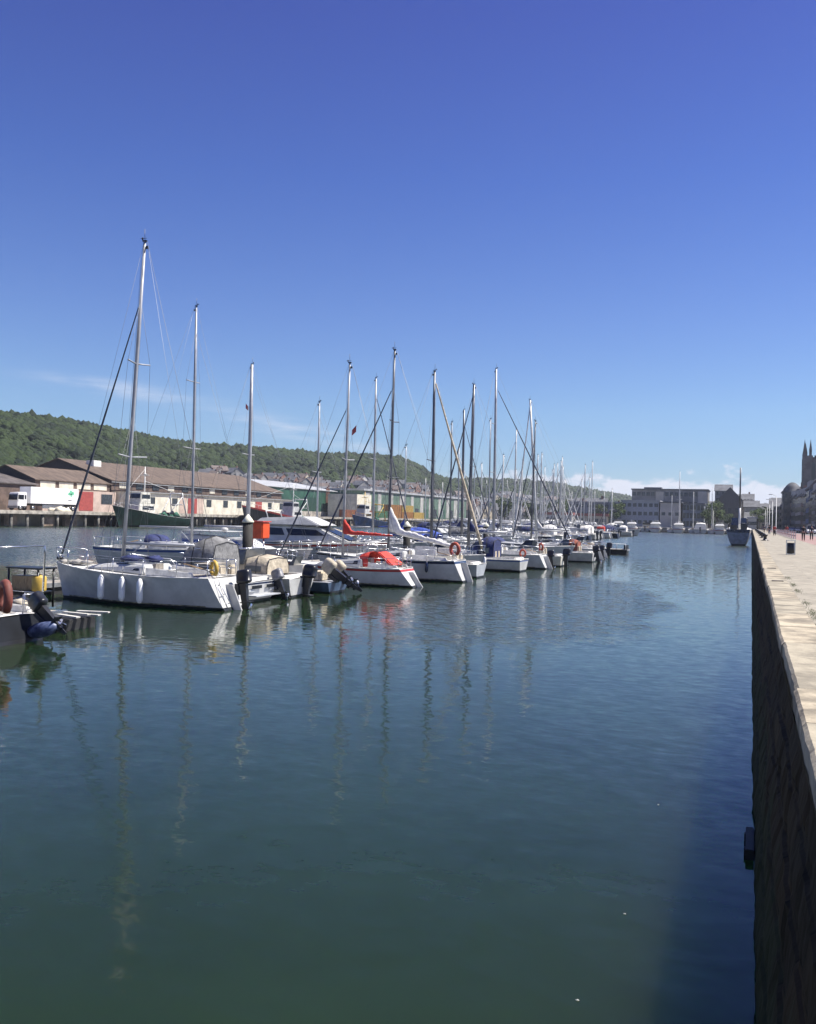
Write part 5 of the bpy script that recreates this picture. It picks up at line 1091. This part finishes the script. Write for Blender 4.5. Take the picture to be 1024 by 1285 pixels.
# church
ST = mat('church_stone', (.13, .12, .115), .9, var=.25, scale=.3, bump=.1, bscale=.8)
t = thing('church', 'dark stone church tower with corner pinnacles rising at the right edge', 'church', (27.4, 436, 1.8))
b = MB().box(-5.5, 5.5, -5.5, 5.5, 0, 32.6).build('tower', ST, t)
for x in (-5.5, 5.5):
    for yy in (-5.5, 5.5):
        q = MB(); q.box(x-1.1, x+1.1, yy-1.1, yy+1.1, 0, 22); q.box(x-.85, x+.85, yy-.85, yy+.85, 22, 32.9); q.build('buttress', ST, b)
        q = MB(); q.box(x-.75, x+.75, yy-.75, yy+.75, 32.9, 35.0); q.add([(x-.75, yy-.75, 35), (x+.75, yy-.75, 35), (x+.75, yy+.75, 35), (x-.75, yy+.75, 35), (x, yy, 39.4)], [(0, 1, 4), (1, 2, 4), (2, 3, 4), (3, 0, 4)]); q.build('pinnacle', ST, b)
MB().box(-6.6, -3.0, -6.9, -3.4, 0, 33.4).build('stair_turret', ST, b)
for x in (-5.9, -3.5):
    q = MB(); q.box(x-.55, x+.55, -6.6, -5.6, 33.41, 36); q.add([(x-.6, -6.65, 36), (x+.6, -6.65, 36), (x+.6, -5.55, 36), (x-.6, -5.55, 36), (x, -6.1, 41)], [(0, 1, 4), (1, 2, 4), (2, 3, 4), (3, 0, 4), (3, 2, 1, 0)]); q.build('pinnacle', ST, b)
q = MB()
for k in range(4):
    for j in range(7):
        a = -4.2+j*1.4
        c = [(a, -5.3), (5.3, a), (a, 5.3), (-5.3, a)][k]; q.cbox((c[0], c[1], 33.1), (.8, .5, 1.2) if k % 2 == 0 else (.5, .8, 1.2))
q.build('parapet', ST, b)
for z, h in ((26.5, 8.5), (14, 8)):
    for x in (-2.2, 2.2):
        q = MB(); w_ = 1.5; pts_ = [(-w_/2, -h/2), (w_/2, -h/2), (w_/2, h/2-1), (w_/4, h/2-.3), (0, h/2), (-w_/4, h/2-.3), (-w_/2, h/2-1)]
        q.add([(x+a, -5.56, z+c) for a, c in pts_]+[(x+a, -5.3, z+c) for a, c in pts_], [tuple(range(7)), tuple(range(13, 6, -1))]+[(j, j+7, (j+1) % 7+7, (j+1) % 7) for j in range(7)]); q.build('window', GLASS, b)
        q = MB(); q.cbox((-5.56, x, z), (.1, w_, h)); q.build('window', GLASS, b)
    MB().box(-5.7, 5.7, -5.7, 5.7, z-h/2-1.1, z-h/2-.7).build('string_course', ST, b)
nv = MB().box(5.6, 45, -8, 8, 0, 17).build('nave', ST, t); MB().prism([(5.7, 17.02), (46, 17.02), (46, 17.3), (5.7, 17.3)], -8.3, 8.3).build('nave_eaves', ST, nv)
MB().add([(5.7, -8.3, 17.3), (46, -8.3, 17.3), (46, 8.3, 17.3), (5.7, 8.3, 17.3), (5.7, 0, 25), (46, 0, 25)], [(0, 1, 5, 4), (2, 3, 4, 5), (0, 4, 3), (1, 2, 5)]).build('nave_roof', HR[0], t)
# rounded dark roof building before the tower
t = block('theatre', 'dark building with rounded roof just left of the church tower', 'building', 12.5, 20, 415, 432, 1.79, 18.3, SM[0], 5, 4, face='W', ecols=3, wsz=(1.2, 1.6))
q = MB(); q.loft([[(-3.8+7.6*j/10, yy, 16.9+4.0*math.sin(PI*j/10)**.7) for j in range(11)] for yy in (-8.6, 8.6)], cap=True); q.build('rounded_roof', HR[0], t)

# ------------------------------------------------------------------ promenade furniture
# litter bin
t = thing('litter_bin', 'dark square litter bin with pale metal frame on the promenade', 'litter bin', (2.0, 51.7, 1.796))
MB().lathe([(.17, .06), (.19, .10), (.19, .62), (.17, .64)], n=20).build('bin_body', BLACKP, t)
q = MB()
for x in (-.21, .21):
    for yy in (-.17, .17): q.box(x-.02, x+.02, yy-.02, yy+.02, 0, .76)
q.box(-.23, .23, -.19, .19, .76, .79); q.box(-.21, .21, -.18, .18, .02, .05); q.build('frame', STEEL, t, bevel=.004)
# mooring bollards
bm0 = None
for i, (x, yy) in enumerate(((1.35, 99), (1.35, 122), (1.35, 146), (1.35, 172), (1.35, 200), (1.35, 230), (1.35, 262), (1.35, 296), (1.35, 332))):
    lab = 'black iron mooring bollard on the quay edge, %s of the row' % ordn[i]
    if bm0 is None:
        bm0 = thing('mooring_bollard', lab, 'bollard', (x, yy, 1.796), 0, 'mooring bollards along the quay')
        MB().lathe([(.34, 0), (.34, .05), (.22, .08), (.17, .2), (.17, .42), (.24, .52), (.27, .60), (.22, .68), (.08, .72)], n=18).build('post', BLACKP, bm0); MB().lathe([(.42, 0), (.42, .025), (.30, .03)], n=18).build('base_plate', MATS['rusty_iron'], bm0)
    else: copy_tree(bm0, (x, yy, 1.796), 0, 1, lab)
# lamps
lm0 = None
for i, (x, yy) in enumerate(((4.7, 196), (4.7, 232), (4.7, 270), (4.7, 310), (4.7, 350), (-15.2, 396))):
    lab = 'tall pale street lamp on the promenade, %s of the row' % ordn[i] if i < 5 else 'pale street lamp among the trees at the head of the basin'
    if lm0 is None:
        lm0 = thing('street_lamp', lab, 'street lamp', (x, yy, 1.796), 0); MB().lathe([(.14, 0), (.14, .6), (.09, .65), (.06, 7.6)], n=10).build('post', MASTW, lm0)
        MB().tube([(0, 0, 7.5), (-.15, 0, 7.9), (-.9, 0, 8.1)], .045, 6).build('arm', MASTW, lm0); MB().cbox((-1.15, 0, 8.1), (.7, .25, .12)).build('lamp_head', SILV, lm0)
    else: copy_tree(lm0, (x, yy, 1.796), 0, 1, lab)
# barrier between promenade and path
rb = None
for i in range(17):
    x, yy = 5.0, 118+i*6.0
    lab = 'low red and white barrier panel beside the cycle path, %s of the row' % ordn[i]
    if rb is None:
        rb = thing('barrier', lab, 'barrier', (x, yy, 1.799), 0, 'barrier panels beside the cycle path')
        q = MB()
        for z in (.35, .75): q.box(-.02, .02, -2.3, 2.3, z, z+.16)
        q.build('rail', mat('barrier_red', (.45, .18, .16), .6, var=.1), rb)
        for yy2 in (-2.3, 2.3): MB().box(-.04, .04, yy2-.04, yy2+.04, 0, 1.0).build('post', MASTW, rb)
    else: copy_tree(rb, (x, yy, 1.799), 0, 1, lab)
# cars
def car(colm, label, loc, rz, van=False):
    t = thing('parked_van' if van else 'parked_car', label, 'van' if van else 'car', loc, rz)
    H = 2.0 if van else 1.0
    low = [(-2.15, .35), (-2.2, .75), (-2.05, .95 if not van else 1.1), (1.1, .98 if not van else 1.1), (1.95, .86), (2.15, .7), (2.15, .35)]
    MB().prism(low, -.86, .86).build('body', colm, t, bevel=.06)
    ca = [(-2.0, 1.0), (-1.95, 2.0), (.6, 2.0), (1.35, 1.0)] if van else [(-1.75, .93), (-1.3, 1.42), (.25, 1.45), (1.1, .96)]
    g = MB(); n = 4; w0, w1 = .80, .66
    g.hexa([(ca[0][0], -w0, ca[0][1]), (ca[3][0], -w0, ca[3][1]), (ca[3][0], w0, ca[3][1]), (ca[0][0], w0, ca[0][1])], [(ca[1][0], -w1, ca[1][1]), (ca[2][0], -w1, ca[2][1]), (ca[2][0], w1, ca[2][1]), (ca[1][0], w1, ca[1][1])])
    g.build('window_band', GLASS, t, bevel=.03); MB().box(ca[1][0]-.05, ca[2][0]+.05, -w1-.02, w1+.02, ca[1][1]-.03, ca[1][1]+.06).build('roof', colm, t, bevel=.03)
    if van:
        for s in (-1, 1): MB().hexa([(-2.02, s*.83-.02, 1.0), (.1, s*.83-.02, 1.0), (.1, s*.83+.02, 1.0), (-2.02, s*.83+.02, 1.0)], [(-1.97, s*.70-.02, 1.98), (.0, s*.70-.02, 1.98), (.0, s*.70+.02, 1.98), (-1.97, s*.70+.02, 1.98)]).build('side_panel', colm, t)
    for x in (-1.35, 1.35):
        for s in (-1, 1):
            w = MB().lathe([(.2, -.1), (.31, -.1), (.33, -.06), (.33, .06), (.31, .1), (.2, .1)], n=16, M=Matrix.Translation((x, s*.80, .33)) @ Matrix.Rotation(PI/2, 4, 'X')).build('wheel', RUBBER, t); MB().lathe([(.04, -.11), (.19, -.11), (.19, .11), (.04, .11)], n=10, M=Matrix.Translation((x, s*.80, .33)) @ Matrix.Rotation(PI/2, 4, 'X')).build('rim', STEEL, w)
    for s in (-1, 1):
        MB().cbox((2.13, s*.62, .68), (.08, .3, .14)).build('headlight', GEL, t); MB().cbox((-2.19, s*.66, .8), (.06, .2, .16)).build('tail_light', RED, t)
CW = mat('car_white', (.72, .72, .72), .25, var=.05, coat=.5); CS = mat('car_silver', (.40, .41, .43), .3, .4, var=.05, coat=.5); CD = mat('car_dark', (.03, .035, .05), .25, var=.1, coat=.5); CBL = mat('car_blue', (.03, .08, .25), .25, var=.1, coat=.5)
car(CW, 'white van parked nearest on the street at the right edge', (12.2, 212, 1.80), -PI/2, True)
for i, (x, yy, cm, nm_) in enumerate(((12.3, 224, CS, 'silver car parked behind the white van'), (12.3, 231, CD, 'dark car parked third on the street'), (12.3, 238, CW, 'white car parked fourth on the street'), (12.3, 247, CBL, 'blue car parked fifth on the street'), (12.3, 256, CS, 'silver car parked sixth on the street'), (12.3, 266, CW, 'white car parked seventh on the street'), (12.3, 280, CD, 'dark car parked eighth on the street'), (12.3, 300, CW, 'white car parked ninth on the street'), (12.3, 318, CW, 'white car parked farthest on the street'))):
    car(cm, nm_+' at the right', (x, yy, 1.80), -PI/2)
# people
def skin_mesh(joints, edges, name, m, parent, sub=1):
    me = bpy.data.meshes.new(name); me.from_pydata([j[0] for j in joints], edges, []); o = bpy.data.objects.new(name, me); COL.objects.link(o)
    sk = o.modifiers.new('s', 'SKIN'); lay = me.skin_vertices[0].data
    for i, j in enumerate(joints): lay[i].radius = j[1] if isinstance(j[1], tuple) else (j[1], j[1])
    lay[0].use_root = True; ss = o.modifiers.new('d', 'SUBSURF'); ss.levels = sub; ss.render_levels = sub
    dg = bpy.context.evaluated_depsgraph_get(); ev = o.evaluated_get(dg); me2 = bpy.data.meshes.new_from_object(ev); bpy.data.objects.remove(o); me2.name = name
    me2.materials.clear(); me2.materials.append(m); me2.polygons.foreach_set('use_smooth', [True]*len(me2.polygons)); o2 = bpy.data.objects.new(name, me2); COL.objects.link(o2); o2.parent = parent; return o2
SKIN = mat('skin', (.42, .25, .18), .6, var=.05); HAIR = mat('dark_hair', (.03, .02, .015), .7)
def person(label, loc, rz, top, bot, step=0.0):
    t = thing('person', label, 'person', loc, rz)
    st_ = step; J = [((0, 0, .93), (.13, .10)), ((0, 0, 1.12), (.12, .09)), ((0, 0, 1.32), (.15, .10)), ((0, 0, 1.45), (.07, .065)), ((0.01, 0, 1.53), .055), ((.02, 0, 1.62), (.085, .095)), ((.015, 0, 1.70), (.075, .085))]
    E = [(0, 1), (1, 2), (2, 3), (3, 4), (4, 5), (5, 6)]
    for s in (-1, 1):
        a = st_*s; k = len(J)
        J += [((0, s*.10, .88), .085), ((a*.45+.02, s*.10, .48), .058), ((a*.9-.02, s*.10, .09), .040), ((a*.9+.14, s*.11, .035), .032)]; E += [(0, k), (k, k+1), (k+1, k+2), (k+2, k+3)]
        k = len(J); J += [((0, s*.19, 1.40), .055), ((-a*.25, s*.23, 1.13), .042), ((-a*.6+.05, s*.22, .90), .030), ((-a*.65+.08, s*.21, .80), .030)]; E += [(2, k), (k, k+1), (k+1, k+2), (k+2, k+3)]
    skin_mesh(J, E, 'body', SKIN, t)
    Jt = [((0, 0, 1.0), (.15, .115)), ((0, 0, 1.14), (.145, .105)), ((0, 0, 1.33), (.17, .115)), ((0, 0, 1.43), (.09, .08))]; Et = [(0, 1), (1, 2), (2, 3)]
    for s in (-1, 1):
        a = st_*s; k = len(Jt); Jt += [((0, s*.19, 1.40), .070), ((-a*.25, s*.23, 1.13), .056), ((-a*.55+.04, s*.22, .92), .042)]; Et += [(2, k), (k, k+1), (k+1, k+2)]
    skin_mesh(Jt, Et, 'jacket', top, t)
    Jb = [((0, 0, .96), (.14, .112))]; Eb = []
    for s in (-1, 1):
        a = st_*s; k = len(Jb); Jb += [((0, s*.10, .86), .098), ((a*.45+.02, s*.10, .48), .072), ((a*.88-.02, s*.10, .12), .055)]; Eb += [(0, k), (k, k+1), (k+1, k+2)]
    skin_mesh(Jb, Eb, 'trousers', bot, t)
    MB().blob((.0, 0, 1.68), (.105, .095, .11), 2, 1, .03).build('hair', HAIR, t); return t
TOPS = [mat('top_navy', (.02, .025, .05), .9), mat('top_red', (.35, .04, .04), .9), mat('top_white', (.6, .6, .58), .9), mat('top_orange', (.5, .16, .03), .9), mat('top_black', (.015, .015, .018), .9)]
BOTS = [mat('trousers_black', (.015, .015, .02), .9), mat('jeans', (.05, .08, .16), .9), mat('beige_trousers', (.4, .33, .24), .9)]
P1 = person('person in dark clothes standing on the promenade edge, nearest at the right', (5.2, 103, 1.799), PI/2, TOPS[4], BOTS[0], .05)
person('second person in black trousers and navy top close by at the right edge', (6.35, 109, 1.80), -PI/2, TOPS[0], BOTS[0], .22)
ppl = [(3.4, 150, 1, 0, 'red top walking away'), (3.0, 168, 4, 1, 'black top and jeans'), (4.1, 185, 3, 0, 'orange top on the promenade'), (3.6, 205, 2, 1, 'white top and jeans'), (2.8, 222, 0, 0, 'navy top and black trousers'), (6.2, 178, 1, 1, 'red top and jeans on the red path'), (7.1, 215, 4, 2, 'black top and beige trousers on the red path'), (4.0, 250, 2, 2, 'white top and beige trousers'), (3.0, 280, 0, 1, 'navy top and jeans'), (5.8, 265, 3, 2, 'orange top and beige trousers')]
for i, (x, yy, a, b_, ds) in enumerate(ppl):
    person('distant person, %s, %s along the quay' % (ds, ordn[i]), (x, yy, 1.80), (PI/2, -PI/2)[i % 2]+rs.uniform(-.3, .3), TOPS[a], BOTS[b_], rs.choice((.1, .25, .2)))

# ------------------------------------------------------------------ boat moored at our quay
L = 14.0
t = thing('workboat', 'grey blue workboat with dark upper works moored stern to us against the quay', 'workboat', (-1.95, 151.5, 0), PI/2)
S = hull(t, L, 4.0, 2.7, 3.2, mh=mat('workboat_blue_grey', (.19, .21, .25), .5, var=.2), tr=-.2, rake=1.2, sw=.9, stripe=NAVY, stripe_w=.5, boot=BLACKP, bootz=.35)
bt, tp = trunk(5, 9, 1.3, 1.2, 2.8, 2.9, 4.6, 4.6, .2, .6, .15); MB().hexa(bt, tp).build('wheelhouse', NAVY, t, bevel=.06)
p = MB(); p.tube([(3.5, -.1, 2.7), (3.5, -.1, 6.2)], .17, 8); p.build('lower_mast', MASTW, t); MB().tube([(3.5, -.1, 6.2), (3.5, -.1, 12.9)], [.15, .11], 8).build('mast', ALUD, t)
q = MB()
for x in np.linspace(.3, 5, 6):
    for s in (-1, 1): q.tube([(x, s*1.6, 2.7), (x, s*1.6, 3.7)], .03, 5)
for s in (-1, 1): q.tube([(.3, s*1.6, 3.7), (5, s*1.6, 3.7)], .03, 5)
q.tube([(.3, -1.6, 3.7), (.3, 1.6, 3.7)], .03, 5); q.build('deck_rail', BLACKP, t)
q = MB(); q.box(.6, 2.2, -1.3, -.3, 2.7, 3.6); q.box(.8, 2.0, .2, 1.3, 2.7, 3.4); q.build('deck_box', BLACKP, t, bevel=.05)

# ------------------------------------------------------------------ distant marina
def tmpl_sail(nm_, L, top, hullm, cov, mm, stripe):
    t, S = cruiser(nm_, (0, 0, 0), L, L*.31, 0, L*.56, top, mm=mm, mr=.10, cover=cov, stripe=stripe, furl=CWHITE if cov else SAILG, furl_r=.08, mh=hullm, fs=1.05, fb=1.3, tr=.3, gear=True); return t
def tmpl_motor(cm, hullm, hh=.6, L=7.5):
    t, S = motorboat((0, 0, 0), L, L*.36, '', canopy=(1.2, 3.6, 1.6) if cm else None, canopy_m=cm or CGREY, cab=(3, 5, hh+.3, hh), heading=0, mh=hullm, fs=1.0, fb=1.35); return t
TS = [(tmpl_sail('', 9.5, 14.0, GEL, CNAVY, ALU, BLUE), 'white sailboat with navy sail cover'), (tmpl_sail('', 8.5, 12.0, GEL, None, MASTW, None), 'plain white sailboat with white mast'), (tmpl_sail('', 10.5, 16.0, NAVY, CWHITE, MASTW, None), 'navy hulled sailboat with white sail cover'),
      (tmpl_motor(None, GEL), 'open white motorboat'), (tmpl_motor(CNAVY, GEL), 'white motorboat with navy canopy'), (tmpl_motor(CREDC, GEL), 'white motorboat with red canopy'), (tmpl_motor(CWHITE, GEL, .9, 9.5), 'larger white cruiser with pale canopy')]
usedS = {7: 1}; cnt = {}; TS.append((YACHT, 'big white motor yacht'))
def far_boat(i, x, y, rz, where, s=1.0):
    s *= rs.uniform(.9, 1.1); tm, ds = TS[i]; k = (ds, where); cnt[k] = cnt.get(k, 0)+1
    lab = '%s %s' % (ds, where); grp = 'boats '+where
    if i not in usedS: usedS[i] = 1; tm.location = (x, y, 0); tm.rotation_euler = (0, 0, rz); tm.scale = (s,)*3; tm['label'] = lab; tm['group'] = grp
    else: copy_tree(tm, (x, y, 0), rz, s, lab, grp)
KIDS.clear()
pontoon('floating_pontoon', 'second long pontoon behind the front one, lined with boats', -38.7, -37.3, 118, 228, .5)
pontoon('floating_pontoon', 'third long pontoon farthest left among the distant boats', -63.7, -62.3, 180, 320, .5)
yy = 121
while yy < 227:
    for side in (0, 1):
        if rs.random() < .04: continue
        i = rs.choice((0, 0, 1, 1, 2, 3, 4, 5, 6, 4)); Lb = (9.5, 8.5, 10.5, 7.5, 7.5, 7.5, 9.5)[i]
        far_boat(i, -37.0+Lb+.3 if side else -39.0-Lb-.3, yy, PI if side else 0, 'on the second pontoon')
    yy += rs.uniform(3.5, 4.1)
yy = 184
while yy < 318:
    for side in (0, 1):
        if rs.random() < .05: continue
        i = rs.choice((0, 1, 3, 4, 7, 6, 7)); Lb = (9.5, 8.5, 10.5, 7.5, 7.5, 7.5, 9.5, 11.2)[i]
        far_boat(i, -62.0+Lb+.3 if side else -64.0-Lb-.3, yy, PI if side else 0, 'on the third pontoon')
    yy += rs.uniform(3.7, 4.6)
pontoon('floating_pontoon', 'cross pontoon at the head of the basin with boats moored side by side', -92, -6, 351.5, 353.5, .5)
x = -90
while x < -9:
    i = rs.choice((0, 1, 7, 3, 7, 6, 7, 1, 1)); Lb = (9.5, 8.5, 10.5, 7.5, 7.5, 7.5, 9.5, 11.2)[i]
    sc_ = 1.45 if i in (3, 6) else 1.25; far_boat(i, x, 350.5-Lb*sc_*1.05, PI/2, 'at the head of the basin', sc_); x += rs.uniform(3.0, 3.8) + (1.6 if i == 7 else 0)
copy_tree(TS[2][0], (-25.6, 338, 0), PI/2, 1.45, 'largest sailboat at the head of the basin with the tallest pale mast there')
t, S = motorboat((-37.2, 238.5, 0), 10.5, 3.4, 'white motor cruiser with long pointed bow lying past the end of the second pontoon', canopy=(1.5, 4.5, 2.0), canopy_m=CWHITE, cab=(4, 7, 1.0, .5), heading=R(-14), eng=False, fs=1.2, fb=1.7)
bpy.context.view_layer.update()

# ------------------------------------------------------------------ haze (thin sea air)
HZ = bpy.data.materials.new('sea_air'); HZ.use_nodes = True; t_ = HZ.node_tree; t_.nodes.clear()
ho = nn(t_, 'ShaderNodeOutputMaterial'); hv = nn(t_, 'ShaderNodeVolumePrincipled'); hv.inputs['Density'].default_value = 0.00013; hv.inputs['Color'].default_value = (0.80, 0.88, 1.0, 1); hv.inputs['Anisotropy'].default_value = 0.2
t_.links.new(hv.outputs[0], ho.inputs['Volume'])
struct(MB().box(-2990, 2990, -890, 4480, -4, 108).build('haze', HZ), 'stuff')

# ------------------------------------------------------------------ every repeated label gets its own place in the row, left to right
ORD = ['first', 'second', 'third', 'fourth', 'fifth', 'sixth', 'seventh', 'eighth', 'ninth', 'tenth', 'eleventh', 'twelfth', 'thirteenth', 'fourteenth', 'fifteenth', 'sixteenth', 'seventeenth', 'eighteenth', 'nineteenth']
def ordw(n):
    if n >= 100: return 'hundredth' if n == 100 else 'hundred and '+ordw(n-100)
    if n <= 19: return ORD[n-1]
    tens = {2: 'twent', 3: 'thirt', 4: 'fort', 5: 'fift', 6: 'sixt', 7: 'sevent', 8: 'eight', 9: 'ninet'}[n//10]
    return tens+'ieth' if n % 10 == 0 else tens+'y '+ORD[n % 10-1]
by = {}
for o in bpy.data.objects:
    if o.parent is None and o.get('label'): by.setdefault(o['label'], []).append(o)
for lab, os_ in by.items():
    if len(os_) > 1:
        os_.sort(key=lambda o: o.location.x/max(1, o.location.y))
        for i, o in enumerate(os_): o['label'] = lab+', '+ordw(i+1)+' from the left'
